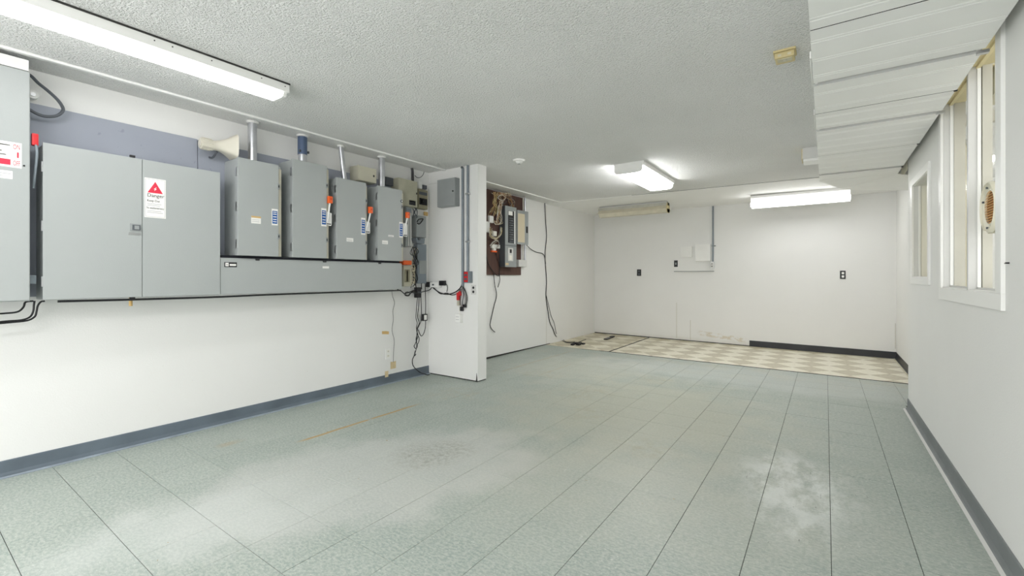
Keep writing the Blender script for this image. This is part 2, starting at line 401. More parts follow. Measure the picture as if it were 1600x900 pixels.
# thin ceiling beads, joint line
n = 1
for y0, y1 in ((YN, YW), (YW2, sm(-3.745))):
    struct(box('trim_%d' % n, -3.755, -3.725, y0, y1, H-.014, H+.002, 'bright_trim', bevel=.004)); n += 1
bm = bmesh.new(); prism(bm, [(-2.5, sm(-2.5)-.008, H-.002), (.2, sm(.2)-.008, H-.002), (.2, sm(.2), H-.002), (-2.5, sm(-2.5), H-.002)], (0, 0, .004)); struct(obj('trim_3', bm, 'dark_joint'))
# baseboards
def baseboard(name, x, y0, y1, side, m, mt, h=.10):
    bm = bmesh.new(); t = .006*side
    prof = [(0, 0), (.035*side, 0), (.034*side, .004), (.014*side, .012), (.007*side, .028), (t, h-.004), (t*.4, h), (0, h)]
    prism(bm, [(x+a, y0, b) for a, b in prof], (0, y1-y0, 0)); o = struct(obj(name, bm, m))
    b2 = bmesh.new(); prism(b2, [(x+.020*side, y0, .0095), (x+.0358*side, y0, .0045), (x+.0358*side, y0, .0005), (x+.020*side, y0, .0005)], (0, y1-y0, 0)); obj('toe_edge', b2, mt, o); return o
baseboard('baseboard_left', XL, YN, YW, 1, 'slate_base', 'slate_toe')
baseboard('baseboard_right', XR, YN, YE+.002, -1, 'slate_base_right', 'frame_paint')
baseboard('baseboard_recess', XRR, YE, 8.5, -1, 'black_base', 'tan_board')
bm = bmesh.new(); prism(bm, [(-1.07, yback(-1.07)-.012, 0.002), (XRR, yback(XRR)-.012, .002), (XRR, yback(XRR), .002), (-1.07, yback(-1.07), .002)], (0, 0, .10)); struct(obj('baseboard_back', bm, 'black_base'))
# dark gap along the alcove wall foot, faint board joints
bm = bmesh.new(); prism(bm, [(XL+.003, YW2, .003), (XL+.003, 6.9, .003), (XL+.003, 6.9, .012), (XL+.003, YW2, .038)], (-.002, 0, 0)); struct(obj('trim_4', bm, 'dark_joint'))
bm = bmesh.new(); prism(bm, [(XL+.001, 8.78, .005), (XRR, yback(XRR)-.002, .005), (XRR, yback(XRR)-.002, .012), (XL+.001, 8.786, .02)], (0, -.004, 0)); struct(obj('trim_5', bm, 'dark_joint'))
y = 6.78; struct(box('trim_6', XL-.001, XL+.0015, y-.003, y+.003, 0, 2.45, 'beige_jamb'))
for k_, (u, v0, v1) in enumerate(((1057, 473, 528), (1079, 500, 531))):
    p0 = PY(u, v0, yback(-2.2)-.001); p1 = PY(u, v1, yback(-2.2)-.001)
    struct(box('trim_%d' % (7+k_), p0.x-.004, p0.x+.004, yback(p0.x)-.002, yback(p0.x)+.002, max(p1.z, .02), p0.z, 'beige_jamb'))
# wing wall foot crack
box('foot_gap', XL, -3.24, YW+.004, YW2-.004, 0, .012, 'dark_joint', wing)
# thin ledge line high on the wing wall
box('paint_ridge', XL, -3.875, YW-.003, YW, 2.335, 2.342, 'frame_paint', wing)

# ---------------------------------------------------------------- room beyond the windows (seen through the glass)
struct(box('floor', TR+.25, 3.4, YN, 8.0, -.08, 0, 'room_white')); struct(box('floor', TR, TR+.25, YN, YE-.13, -.08, 0, 'room_white'))
struct(box('wall_beyond', XRR+.1, 3.4, 7.9, 8.0, 0, H, 'room_white')); struct(box('wall_far', 3.3, 3.4, YN, 7.9, 0, H, 'room_white'))
ce = bmesh.new()
for i in range(0, 26): B(ce, TR if .4+i*.3 < YE-.12 else XRR+.1, 3.3, .1+i*.3, .1+i*.3+.292, 2.415, 2.44)
struct(obj('ceiling', ce, 'room_white'))
struct(box('beam', TR, 1.25, 3.30, 3.52, 2.14, 2.415, 'tan_board'))
struct(box('beam', TR, 3.3, 4.7, 4.76, 2.34, 2.415, 'beige_jamb'))
def wrap_light(name, label, x0, x1, y0, y1, zb, m='lens', group=None, cap='white_metal'):
    """surface fixture with pan, wraparound lens and end caps; long side along y"""
    t = thing(name, label, 'light fixture', ((x0+x1)/2, (y0+y1)/2, H), group)
    bm = bmesh.new(); B(bm, x0, x1, y0, y1, H-.028, H+.001, .003); hs = obj('housing', bm, cap, t)
    bm = bmesh.new(); e = .022; d = H-.028-zb; pr = []
    for i in range(13):
        a = math.pi*i/12; c = math.cos(a); s = math.sin(a)
        pr.append(((x0+x1)/2+(x1-x0-.012)/2*math.copysign(abs(c)**.32, c), y0+e, H-.028-d*abs(s)**.38))
    prism(bm, pr, (0, y1-y0-2*e, 0)); obj('lens', bm, m, t)
    for ya, yb in ((y0, y0+e), (y1-e, y1)):
        bm = bmesh.new(); prism(bm, [((x0+x1)/2+(p[0]-(x0+x1)/2)*1.02, ya, H-.028-(H-.028-p[2])*1.03) for p in pr], (0, yb-ya, 0)); obj('end_cap', bm, cap, t)
    return t
wrap_light('ceiling_light', 'added unseen ceiling lamp brightening the bare next room', 1.5, 1.8, 1.6, 2.8, 2.34, m='lens_next')  # out of sight, added to brighten the view through the windows
wrap_light('ceiling_light', 'lamp at the far end of the next room seen beyond the glass', 1.1, 1.4, 6.0, 7.2, 2.34, m='lens_next')
wrap_light('ceiling_light', 'added unseen middle lamp brightening the next room', 1.9, 2.2, 3.8, 5.0, 2.34, m='lens_next')  # another unseen lamp, added for more light in the next room

# ---------------------------------------------------------------- windows
w1 = struct(bpy.data.objects.new('window_1', None)); w1.location = (XR, 3.3, 1.13); link(w1)
GX = .655
def cbox(name, x0, x1, y0, y1, z0, z1, m, parent, bevel=.003): return box(name, x0, x1, y0, y1, z0, z1, m, parent, bevel)
cbox('casing', XR-.014, XR+.001, W1[0]-.075, W1[1]+.057, 1.056, W1[2], 'bright_trim', w1)
cbox('casing', XR-.014, XR+.001, W1[0]-.075, W1[0]+.002, W1[2], 2.35, 'bright_trim', w1)
cbox('casing', XR-.014, XR+.001, W1[1]-.002, W1[1]+.057, W1[2], 2.35, 'bright_trim', w1)
cbox('casing', XR-.014, XR+.001, W1[0]-.075, W1[1]+.057, 2.29, 2.36, 'yellow_wood', w1)
MY0, MY1 = 3.262, 3.291
def liner(par, y, d, z0, z1, ym=None):      # side lining: white in front of the glass, beige behind, stop bead between
    box('jamb', XR, GX-.004, y, y+d, z0, z1, 'frame_paint', par); box('jamb', GX+.004, TR, y, y+d, z0, z1, 'beige_jamb', par)
    box('glazing_bead', GX-.014, GX-.003, y-.007 if d > 0 else y, y if d > 0 else y+.007, z0, z1, 'bright_trim', par)
box('mullion', XR-.004, GX-.004, MY0, MY1, W1[2], W1[3], 'frame_paint', w1); box('mullion', GX+.004, TR-.015, MY0, MY1, W1[2], W1[3], 'beige_jamb', w1)
box('glazing_bead', GX-.016, GX-.003, MY0-.008, MY0, W1[2]+.01, W1[3]-.01, 'bright_trim', w1)
box('jamb', XR+.001, GX-.004, W1[1]-.004, W1[1], W1[2], W1[3], 'frame_paint', w1); box('jamb', GX+.004, TR, W1[1]-.004, W1[1], W1[2], W1[3], 'beige_jamb', w1)
box('glazing_bead', GX-.016, GX-.003, W1[1]-.014, W1[1]-.004, W1[2]+.01, W1[3]-.01, 'bright_trim', w1)
for ya, yb in ((W1[0], MY0), (MY1, W1[1]-.004)):
    box('head', XR+.001, GX-.004, ya, yb, W1[3]-.006, W1[3], 'yellow_wood', w1); box('head', GX+.004, TR, ya, yb, W1[3]-.006, W1[3], 'yellow_wood', w1)
    box('glazing_bead', GX-.02, GX-.003, ya, yb, W1[3]-.02, W1[3]-.006, 'yellow_wood', w1)
    box('window_sill', XR, TR, ya, yb, W1[2]-.002, W1[2]+.006, 'bright_trim', w1); box('glazing_bead', GX-.016, GX-.003, ya, yb, W1[2]+.006, W1[2]+.016, 'frame_paint', w1)
    box('glass_pane', GX-.002, GX+.001, ya, yb, W1[2]+.002, W1[3]-.004, 'glass', w1)
w2 = struct(bpy.data.objects.new('window_2', None)); w2.location = (XR, 4.7, 1.19); link(w2)
cbox('casing', XR-.012, XR+.001, 4.304, 5.147, 1.137, W2[2], 'bright_trim', w2); cbox('casing', XR-.012, XR+.001, 4.304, 5.147, W2[3], 2.022, 'bright_trim', w2)
cbox('casing', XR-.012, XR+.001, 4.304, W2[0]+.002, W2[2], W2[3], 'bright_trim', w2); cbox('casing', XR-.012, XR+.001, W2[1]-.002, 5.147, W2[2], W2[3], 'bright_trim', w2)
box('jamb', XR+.001, GX-.004, W2[1]-.004, W2[1], W2[2], W2[3], 'frame_paint', w2); box('jamb', GX+.004, TR, W2[1]-.004, W2[1], W2[2], W2[3], 'cream_white', w2)
box('glazing_bead', GX-.016, GX-.003, W2[1]-.016, W2[1]-.004, W2[2], W2[3], 'bright_trim', w2)
box('window_sill', XR, TR, W2[0], W2[1], W2[2]-.001, W2[2]+.006, 'bright_trim', w2); box('head', XR, TR, W2[0], W2[1], W2[3]-.005, W2[3], 'frame_paint', w2)
box('glass_pane', GX-.002, GX+.001, W2[0], W2[1]-.004, W2[2]+.004, W2[3]-.004, 'glass', w2)
bl = thing('vertical_blind', 'cream vertical blind hanging behind the small window', 'blind', (.8, 4.9, 1.1))
box('head_rail', .77, .82, 4.0, 5.9, 2.08, 2.12, 'cream_white', bl)
for i in range(15):
    y = 4.1+i*.125; bm = bmesh.new(); a = .9; c_, s_ = math.cos(a)*.045, math.sin(a)*.045
    prism(bm, [(.795-c_, y-s_, 1.0), (.795, y-.004, 1.0), (.795+c_, y+s_, 1.0), (.795+c_-.002, y+s_+.002, 1.0), (.793, y-.001, 1.0), (.795-c_-.002, y-s_+.002, 1.0)], (0, 0, 1.085)); obj('slat', bm, 'blind_cream', bl)
# round fan set in the pane
FX = GX-.004; fy, fz, fr = 3.062, 1.532, .121
fan = thing('window_fan', 'round cream fan with orange brown louvres fixed in the window glass', 'fan', (FX, fy, fz))
bm = bmesh.new(); n = 40
prof = [(1.0, 0), (1.0, -.012), (.95, -.020), (.93, -.012), (.74, -.004), (.70, -.010), (.66, -.010), (.66, 0)]
rg = [[bm.verts.new((FX+dx, fy+math.cos(i*2*math.pi/n)*fr*r, fz+math.sin(i*2*math.pi/n)*fr*r)) for i in range(n)] for r, dx in prof]
for a_, b_ in zip(rg, rg[1:]+rg[:1]):
    for i in range(n): bm.faces.new((a_[i], a_[(i+1) % n], b_[(i+1) % n], b_[i]))
bmesh.ops.recalc_face_normals(bm, faces=bm.faces); obj('ring', bm, 'fan_cream', fan, smooth=True)
for i in range(13):
    zz = fz+(i-6)*.0122; hw = math.sqrt(max(0, (fr*.66)**2-(zz-fz)**2))
    if hw < .015: continue
    bm = bmesh.new(); prism(bm, [(FX-.010, fy-hw, zz-.004), (FX-.0085, fy-hw, zz-.005), (FX-.001, fy-hw, zz+.003), (FX-.0025, fy-hw, zz+.004)], (0, 2*hw, 0)); obj('louvre', bm, 'fan_orange', fan)
bm = bmesh.new(); cyl(bm, (FX-.001, fy, fz), (FX+.0, fy, fz), fr*.66, n=24); obj('mesh_backing', bm, 'wire_copper', fan)
for a_ in (.35, 1.25, 2.3, 3.6, 5.0):
    bm = bmesh.new(); cyl(bm, (FX-.015, fy+math.cos(a_)*fr*.84, fz+math.sin(a_)*fr*.84), (FX-.004, fy+math.cos(a_)*fr*.84, fz+math.sin(a_)*fr*.84), .005, n=8); obj('screw', bm, 'dark_grey', fan)
box('motor_box', GX+.002, GX+.045, fy-.06, fy+.10, fz-.12, fz+.12, 'tan_board', fan)

# ---------------------------------------------------------------- slatted duct boxing under the ceiling
ZS = 2.2; SX0, SX1 = -.052, .572
sf_ = thing('duct_boxing', 'white ribbed boxing of overlapping vinyl planks hung along the window wall', 'bulkhead', (.26, 3.5, H))
js = [(-1.0, -.3), (-.292, .42), (.428, 1.2), (1.208, 2.172), (2.188, 2.785), (2.838, 3.308), (3.333, 3.675), (3.738, 4.48), (4.515, 5.29), (5.385, 5.66)]
drop = [.0, .006, .0, .005, .002, .006, .003, .006, .004, .006]
for (y0, y1), dz in zip(js, drop):
    bm = bmesh.new(); L_ = y1-y0; pr = [(y0, ZS-.0)]; g = []
    ngr = max(1, round(L_/.21)); 
    for q in range(ngr): g.append(y0+L_*(q+.55)/ngr)
    tilt = dz
    def zz_(y): return ZS-tilt*(1-(y-y0)/L_)*0+tilt*((y-y0)/L_)*-1
    for gy in g:
        for o_ in (-.014, .010):
            pr += [(gy+o_, zz_(gy)), (gy+o_+.0015, zz_(gy)+.004), (gy+o_+.005, zz_(gy)+.003), (gy+o_+.007, zz_(gy))]
    pr += [(y1, zz_(y1)), (y1, zz_(y1)+.012+tilt), (y0, ZS+.012)]
    prism(bm, [(SX0+random.uniform(-.004, .004), a, b) for a, b in pr][:0] or [(SX0, a, b) for a, b in pr], (SX1-SX0, 0, 0)); obj('plank', bm, 'soffit_white', sf_)
for a_, b_ in zip(js, js[1:]+[(5.69, 5.7)]):
    wide = b_[0]-a_[1] > .03
    box('joint_face', SX0+.001, SX1-.001, b_[0]-.0015, b_[0]+.0003, ZS-.0005, ZS+.0135, 'joint_grey' if wide else 'void', sf_)  # strip over the plank edge, its dark colour stands for shade in the joint
    box('joint_channel', SX0+.002, SX1-.002, a_[1]-.006, b_[0]+.006, ZS+(.0125 if wide else .009), ZS+.022, 'joint_grey' if wide else 'dark_joint', sf_)
    if wide: box('joint_slit', SX0+.003, SX0+.12, a_[1]-.004, a_[1]+.012, ZS+.004, ZS+.014, 'dark_joint', sf_)
box('side_board', SX0+.006, SX0+.018, -1.0, 5.69, ZS+.01, H, 'soffit_white', sf_)
box('side_board', SX1-.02, SX1-.006, -1.0, 5.30, ZS+.012, H, 'soffit_white', sf_)
for y0, y1 in ((2.46, 2.82), (3.33, 3.70)):
    box('hanger_strip', SX0-.008, SX0-.002, y0, y1, ZS-.002, ZS+.03, 'white_trim', sf_)
for y_ in (2.82, 3.71): box('clip', SX1-.02, SX1+.018, y_-.01, y_+.014, ZS-.012, ZS+.002, 'steel', sf_)
for y_ in (3.33, 4.51, 5.37): box('clip', SX1-.008, SX1+.006, y_-.006, y_+.006, ZS-.006, ZS+.002, 'black', sf_)
# folded closing pieces at its far end
bm = bmesh.new(); a, b, c, d, e, f_ = (SX0, 5.695, ZS-.002), (SX1, 5.695, ZS-.002), (.835, 6.10, ZS), (.835, 6.95, ZS+.004), (.27, 6.51, ZS), (.145, 6.33, ZS)
prism(bm, [a, b, c, f_], (0, 0, .01)); prism(bm, [f_, c, d, e], (0, 0, .01)); obj('end_panel', bm, 'soffit_white', sf_)
bm = bmesh.new(); prism(bm, [(.145, 6.33, ZS-.002), (SX1, 5.72, ZS-.003), (.832, 6.02, ZS-.003), (.832, 6.40, ZS-.07)], (0, 0, .008)); obj('folded_flap', bm, 'soffit_white', sf_)
bm = bmesh.new(); prism(bm, [(.15, 6.34, ZS+.008), (.27, 6.52, ZS+.008), (.83, 6.94, ZS+.01), (.83, 6.94, H-.02), (.15, 6.9, H-.02)], (.003, .004, 0)); obj('end_board', bm, 'soffit_white', sf_)
bm = bmesh.new(); yb = YE+.004
prism(bm, [(.60, yb, 2.16), (.60, yb+.18, 2.155), (.60, yb+.36, 2.19), (.60, yb+.40, 2.26), (.60, yb, 2.26)], (.006, 0, 0)); obj('side_flap', bm, 'box_beige_light', sf_)

# ---------------------------------------------------------------- fluorescent fixtures
G = None
near = wrap_light('fluorescent_light', 'long lit fluorescent strip fixture above the grey electrical cabinets', -3.105, -2.935, -1.2, 1.575, 2.395, m='lens_near')
bm = bmesh.new(); B(bm, -2.945, -2.915, -1.2, 1.58, 2.42, H, .002); obj('side_rail', bm, 'white_metal', near)
bm = bmesh.new(); B(bm, -2.9149, -2.9105, -1.2, 1.583, H-.010, H, 0); obj('shadow_gap', bm, 'dark_joint', near)
for y_ in (.85, .93, 1.12, 1.40, 1.55):
    bm = bmesh.new(); cyl(bm, (-2.916, y_, 2.452), (-2.9125, y_, 2.452), .0035, n=8); obj('screw', bm, 'black', near)
mid = wrap_light('fluorescent_light', 'short lit wraparound fluorescent lamp in the middle of the ceiling', -1.985, -1.655, 4.86, 6.09, 2.365)
bm = bmesh.new(); B(bm, -1.655, -1.64, 4.86, 6.09, 2.43, H, .002); obj('side_rail', bm, 'white_metal', mid)
def strip_x(label, x0, x1, yc, lit, zt=H):
    t = thing('fluorescent_light', label, 'light fixture', ((x0+x1)/2, yc, zt))
    hm, lm = ('white_metal', 'lens_back') if lit else ('dead_housing', 'dead_lens')
    if not lit: box('hanger_plate', x0+.02, x1-.02, yc-.03, yc+.03, zt, H, 'joint_grey', t)
    box('housing', x0, x1, yc-.055, yc+.055, zt-.045, zt, hm, t, .003)
    bm = bmesh.new()                                    # angled reflector wings
    for s in ((-1, 1) if not lit else ()): prism(bm, [(x0+.01, yc+s*.05, zt-.045), (x0+.01, yc+s*.095, zt-.105), (x0+.01, yc+s*.092, zt-.109), (x0+.01, yc+s*.045, zt-.050)], (x1-x0-.02, 0, 0))
    if lit:
        bm.free()
        bm = bmesh.new(); pr = [(x0, yc+.062*math.copysign(abs(math.cos(math.pi*i/8))**.5, math.cos(math.pi*i/8)), zt-.112-.052*math.sin(math.pi*i/8)**.6) for i in range(9)]
        prism(bm, pr, (x1-x0, 0, 0)); obj('tube_cover', bm, lm, t)
        box('side_diffuser', x0+.004, x1-.004, yc-.066, yc+.066, zt-.112, zt-.044, 'lens_side', t)
        box('back_shield', x0, x1, yc+.069, yc+.074, zt-.185, zt, hm, t)  # panel added behind the lamp to keep its light off the upper wall
    else:
        obj('reflector', bm, lm, t)
        bm = bmesh.new(); prism(bm, [(x0+.03, yc-.094, zt-.106), (x0+.03, yc+.094, zt-.106), (x0+.03, yc+.06, zt-.165), (x0+.03, yc-.06, zt-.165)], (x1-x0-.03, 0, 0)); obj('lens', bm, lm, t)
        bm = bmesh.new(); prism(bm, [(x1, yc-.055, zt-.002), (x1, yc+.055, zt-.002), (x1, yc+.097, zt-.108), (x1, yc+.06, zt-.168), (x1, yc-.06, zt-.168), (x1, yc-.097, zt-.108)], (-.012, 0, 0)); obj('end_cap', bm, 'aged_yellow', t)
    return t
strip_x('lit fluorescent tube fixture close to the back wall, right of the conduit', -.965, .29, 7.95, True, H-.016)
strip_x('unlit yellowed fluorescent fixture near the back left corner', -3.44, -2.18, 7.72, False, H-.03)
wrap_light('fluorescent_light', 'added unseen fluorescent fixture behind the camera for fill light', -1.35, -1.05, -1.25, .0, 2.36)  # extra lamp out of view, added to lift the ceiling and right wall

# ---------------------------------------------------------------- small things on the ceiling
t = thing('smoke_detector', 'yellowed square smoke detector on the popcorn ceiling beside the boxing', 'smoke detector', (-.19, 2.98, H))
bm = bmesh.new(); B(bm, -.245, -.135, 2.93, 3.04, H-.012, H, .004); obj('base', bm, 'aged_yellow', t)
bm = bmesh.new(); B(bm, -.238, -.142, 2.937, 3.033, H-.045, H-.012, .009); obj('cover', bm, 'aged_yellow', t)
box('vent_slot', -.222, -.205, 2.9362, 2.94, H-.036, H-.024, 'tan_board', t); box('vent_slot', -.175, -.158, 2.9362, 2.94, H-.036, H-.024, 'tan_board', t)
bm = bmesh.new(); B(bm, -.225, -.155, 2.955, 3.0, H-.0475, H-.044, .001); obj('grille', bm, 'tan_board', t)
bm = bmesh.new(); cyl(bm, (-.19, 2.978, H-.050), (-.19, 2.978, H-.044), .009, n=12); obj('test_button', bm, 'horn_beige', t)
t = thing('heat_detector', 'small round white heat detector on the ceiling before the wing wall', 'detector', (-2.755, 4.06, H))
bm = bmesh.new(); cyl(bm, (-2.755, 4.06, H-.018), (-2.755, 4.06, H), .062, .066, 24); obj('base', bm, 'white_plastic', t, True)
bm = bmesh.new(); cyl(bm, (-2.755, 4.06, H-.042), (-2.755, 4.06, H-.018), .026, .045, 20); obj('sensor', bm, 'white_plastic', t, True)
bm = bmesh.new(); cyl(bm, (-2.755, 4.06, H-.046), (-2.755, 4.06, H-.042), .012, .014, 12); obj('tip', bm, 'box_grey', t)
t = thing('ceiling_box', 'beige edged white box on the ceiling half hidden by the ribbed boxing', 'light fixture', (-.1, 5.4, H))
box('body', -.19, .02, 5.31, 5.50, 2.37, H, 'frame_paint', t, .003); box('diffuser', -.182, .015, 5.315, 5.51, 2.345, 2.37, 'white_plastic', t, .004); box('edge_trim', -.197, -.19, 5.305, 5.50, 2.365, H-.01, 'yellow_wood', t)

# ================================================================ SWITCHGEAR ON THE LEFT WALL
XB = -4.0; XF = -3.76
bb = thing('backboard', 'blue grey painted plywood sheets behind the electrical cabinets', 'board', (XL, 1.2, 1.7))
box('panel', XL+.001, XB, -1.3, 1.438, 1.075, 2.268, 'backboard_paint', bb, .002); box('panel', XL+.001, XB, 1.442, 3.35, 1.075, 2.262, 'backboard_paint', bb, .002)
def text_lines(par, X, y0, y1, zs, hgt, m='paper_line'):
    bm = bmesh.new()
    for z, fr_ in zs: B(bm, X, X+.0006, y0, y0+(y1-y0)*fr_, z-hgt/2, z+hgt/2)
    return obj('printing', bm, m, par)
# main service cabinet at the left edge
c = thing('electrical_cabinet', 'tall grey service cabinet at the left picture edge with red ON OFF sticker', 'cabinet', (XB, 0, 1.057))
Y1 = yat(48, XF); box('body', XB, XF-.02, -.75, Y1, 1.057, 2.385, 'grey_enamel', c, .003)
d = box('door', XF-.02, XF, -.745, Y1-.004, 1.062, 2.38, 'grey_enamel', c, .004)
box('top_strip', XF-.03, XF+.002, -.75, yat(45, XF), 2.383, 2.445, 'white_trim', c, .002)
p0 = PX(0, 220, XF); p1 = PX(34, 263.5, XF); yl0 = p1.y-.36
s = box('sticker', XF, XF+.001, yl0, p1.y, p1.z, PX(34, 224.5, XF).z, 'paper', c)
zt = PX(34, 224.5, XF).z; zb_ = p1.z; xx = XF+.0012
text('lettering', 'ON', .040, (xx, p1.y-.034, zt-.038), '+x', 'red_label', s, .026)
text('lettering', 'I', .046, (xx, p1.y-.024, (zt+zb_)/2-.014), '+x', 'red_label', s, .007)
text('lettering', 'OFF', .040, (xx, p1.y-.034, zb_+.012), '+x', 'red_label', s, .027)
box('red_band', xx-.001, xx, yl0+.01, p1.y-.043, zb_+.012, zb_+.044, 'red_label', s)
text_lines(s, xx-.0008, yl0+.02, p1.y-.045, [(zt-.02, 1), (zt-.055, .9), (zt-.075, .95)], .005)
s = box('sticker', XF, XF+.001, yl0, yat(19.5, XF), PX(19, 280, XF).z, PX(19, 267.5, XF).z, 'paper', c)
text_lines(s, XF+.0006, yl0+.02, yat(17, XF), [(PX(19, 272, XF).z, 1), (PX(19, 276, XF).z, .9)], .004)
pz = PX(37.5, 259, XF); bm = bmesh.new(); cyl(bm, (XF, pz.y, pz.z), (XF+.004, pz.y, pz.z), .005, n=8); obj('screw', bm, 'black', c)
hy = Y1+.018
h_ = bmesh.new(); tube(h_, [(XF-.03, hy, 2.0), (XF-.005, hy+.008, 1.93), (XF-.02, hy+.004, 1.82), (XF-.05, hy, 1.72)], .006, 6); obj('lever', h_, 'box_grey_blue', c, True)
bm = bmesh.new(); B(bm, XF-.045, XF-.01, hy-.012, hy+.016, 1.965, 2.035, .008); obj('lever_grip', bm, 'red', c)
box('latch_box', XF-.10, XF-.05, Y1, Y1+.03, PX(55, 444, XF).z, PX(55, 430, XF).z, 'box_grey_blue', c, .003)
# wide two-door cabinet
c = thing('electrical_cabinet', 'wide grey two-door cabinet carrying the red triangle Danger sign', 'cabinet', (XB, .57, 1.06))
y0, ym, y1 = yat(67, XF-.02), yat(222.3, XF-.02), yat(344, XF-.02); XC = XF-.02
box('body', XB, XC-.02, y0+.004, y1, 1.06, 1.985, 'grey_enamel', c, .002)
box('door', XC-.02, XC, y0, ym-.0015, 1.062, 1.992, 'grey_enamel', c, .0025); box('door', XC-.02, XC, ym+.0015, y1, 1.062, 1.992, 'grey_enamel', c, .0025)
for z in (1.17, 1.5, 1.85): box('hinge', XC-.02, XC-.004, y0-.006, y0, z-.03, z+.03, 'steel', c)
for u, v in ((207, 243), (207, 465)):
    p = PX(u, v, XC); box('catch', XC-.01, XC+.004, p.y-.014, p.y+.014, p.z-.012, p.z+.002, 'black', c)
a, b = PX(203, 349, XC), PX(220, 362, XC)
l = box('latch', XC, XC+.004, a.y, b.y, b.z, a.z, 'box_grey', c, .001)
box('latch_ring', XC+.004, XC+.008, a.y+.012, b.y-.004, b.z+.008, a.z-.008, 'dark_grey', l); box('latch_core', XC+.006, XC+.010, a.y+.022, b.y-.011, b.z+.013, a.z-.013, 'box_grey', l)
a, b = PX(201, 363, XC), PX(219, 368, XC); box('nameplate', XC, XC+.002, a.y, b.y, b.z, a.z, 'steel', c)
a, b = PX(225.5, 276, XC), PX(259, 341.5, XC); yA, yB, zA, zB = a.y, b.y, PX(258, 342, XC).z, PX(226, 277, XC).z
s = box('danger_sign', XC, XC+.002, yA, yB, zA, zB, 'paper', c, .0006); X_ = XC+.0023; wd = yB-yA; ht = zB-zA; ymid = (yA+yB)/2
bm = bmesh.new()
for q in ((yA+.006, yB-.006, zA+.006, zA+.008), (yA+.006, yB-.006, zB-.008, zB-.006), (yA+.006, yA+.008, zA+.006, zB-.006), (yB-.008, yB-.006, zA+.006, zB-.006)): B(bm, X_-.0008, X_, *q)
obj('border', bm, 'paper_line', s)
bm = bmesh.new(); prism(bm, [(X_, ymid-wd*.36, zB-ht*.37), (X_, ymid+wd*.36, zB-ht*.37), (X_, ymid, zB-ht*.08)], (-.001, 0, 0)); obj('triangle', bm, 'red_label', s)
bm = bmesh.new(); k0 = (ymid, zB-ht*.27); sq = wd*.012
bolt = [(2, 8), (-7, -1), (-1, 0), (-5, -8), (6, 1), (0, 1.5), (5, 8)]
prism(bm, [(X_+.0006, k0[0]+q[0]*sq, k0[1]+q[1]*sq*1.1) for q in bolt], (-.0012, 0, 0)); obj('lightning_bolt', bm, 'paper', s)
text('lettering', 'Danger', .034, (X_, yA+wd*.12, zB-ht*.475), '+x', 'black', s, wd*.78)
text('lettering', 'Keep Out', .022, (X_, yA+wd*.12, zB-ht*.595), '+x', 'black', s, wd*.58)
text('lettering', 'No unauthorized entry', .020, (X_, yA+wd*.10, zB-ht*.775), '+x', 'dark_grey', s, wd*.80)
text_lines(s, X_-.0006, yA+wd*.12, yB-wd*.14, [(zB-ht*.65, .9), (zB-ht*.69, .8), (zB-ht*.83, .9), (zB-ht*.87, 1)], .0035)
p = PX(205, 468, XC-.06); bm = bmesh.new(); cyl(bm, (XC-.07, p.y, 1.0), (XC-.07, p.y, 1.06), .010, n=10); tag(obj('wooden_peg', bm, 'orange_tape'), 'short tan peg poking below the two-door cabinet', 'peg')
# wireway below the switches
c = thing('wireway', 'long low grey wireway trough running under the four switch boxes', 'trough', (XB, 1.5, 1.06))
ye = yat(628, -3.785); box('body', XB, -3.80, y1+.002, ye, 1.062, 1.345, 'grey_enamel', c, .002); box('cover', -3.80, -3.785, y1+.004, ye, 1.062, 1.338, 'grey_enamel', c, .002)
box('top_gap', XB, -3.80, 1.52, ye-.02, 1.345, 1.3645, 'void', c)
for u in (402, 507, 593):
    p = PX(u, 406, -3.785); box('catch', -3.79, -3.775, p.y-.014, p.y+.014, 1.33, 1.343, 'black', c)
a, b = PX(350.5, 409.5, -3.785), PX(370, 417.5, -3.785)
s = box('maker_plate', -3.785, -3.783, a.y, b.y, b.z, a.z, 'black', c)
wv = (b.y-a.y)
box('emblem', -3.783, -3.7824, a.y+.006, a.y+wv*.33, b.z+.006, a.z-.005, 'paper', s); text_lines(s, -3.783, a.y+wv*.42, b.y-.006, [((a.z+b.z)/2-.002, 1)], .015, 'paper')
box('emblem_bar', -3.7824, -3.782, a.y+.012, a.y+wv*.28, (a.z+b.z)/2-.003, (a.z+b.z)/2+.001, 'black', s)
a, b = PX(504, 416, -3.785), PX(514, 419.5, -3.785); box('sticker', -3.785, -3.7842, a.y, b.y, b.z, a.z, 'paper', c)
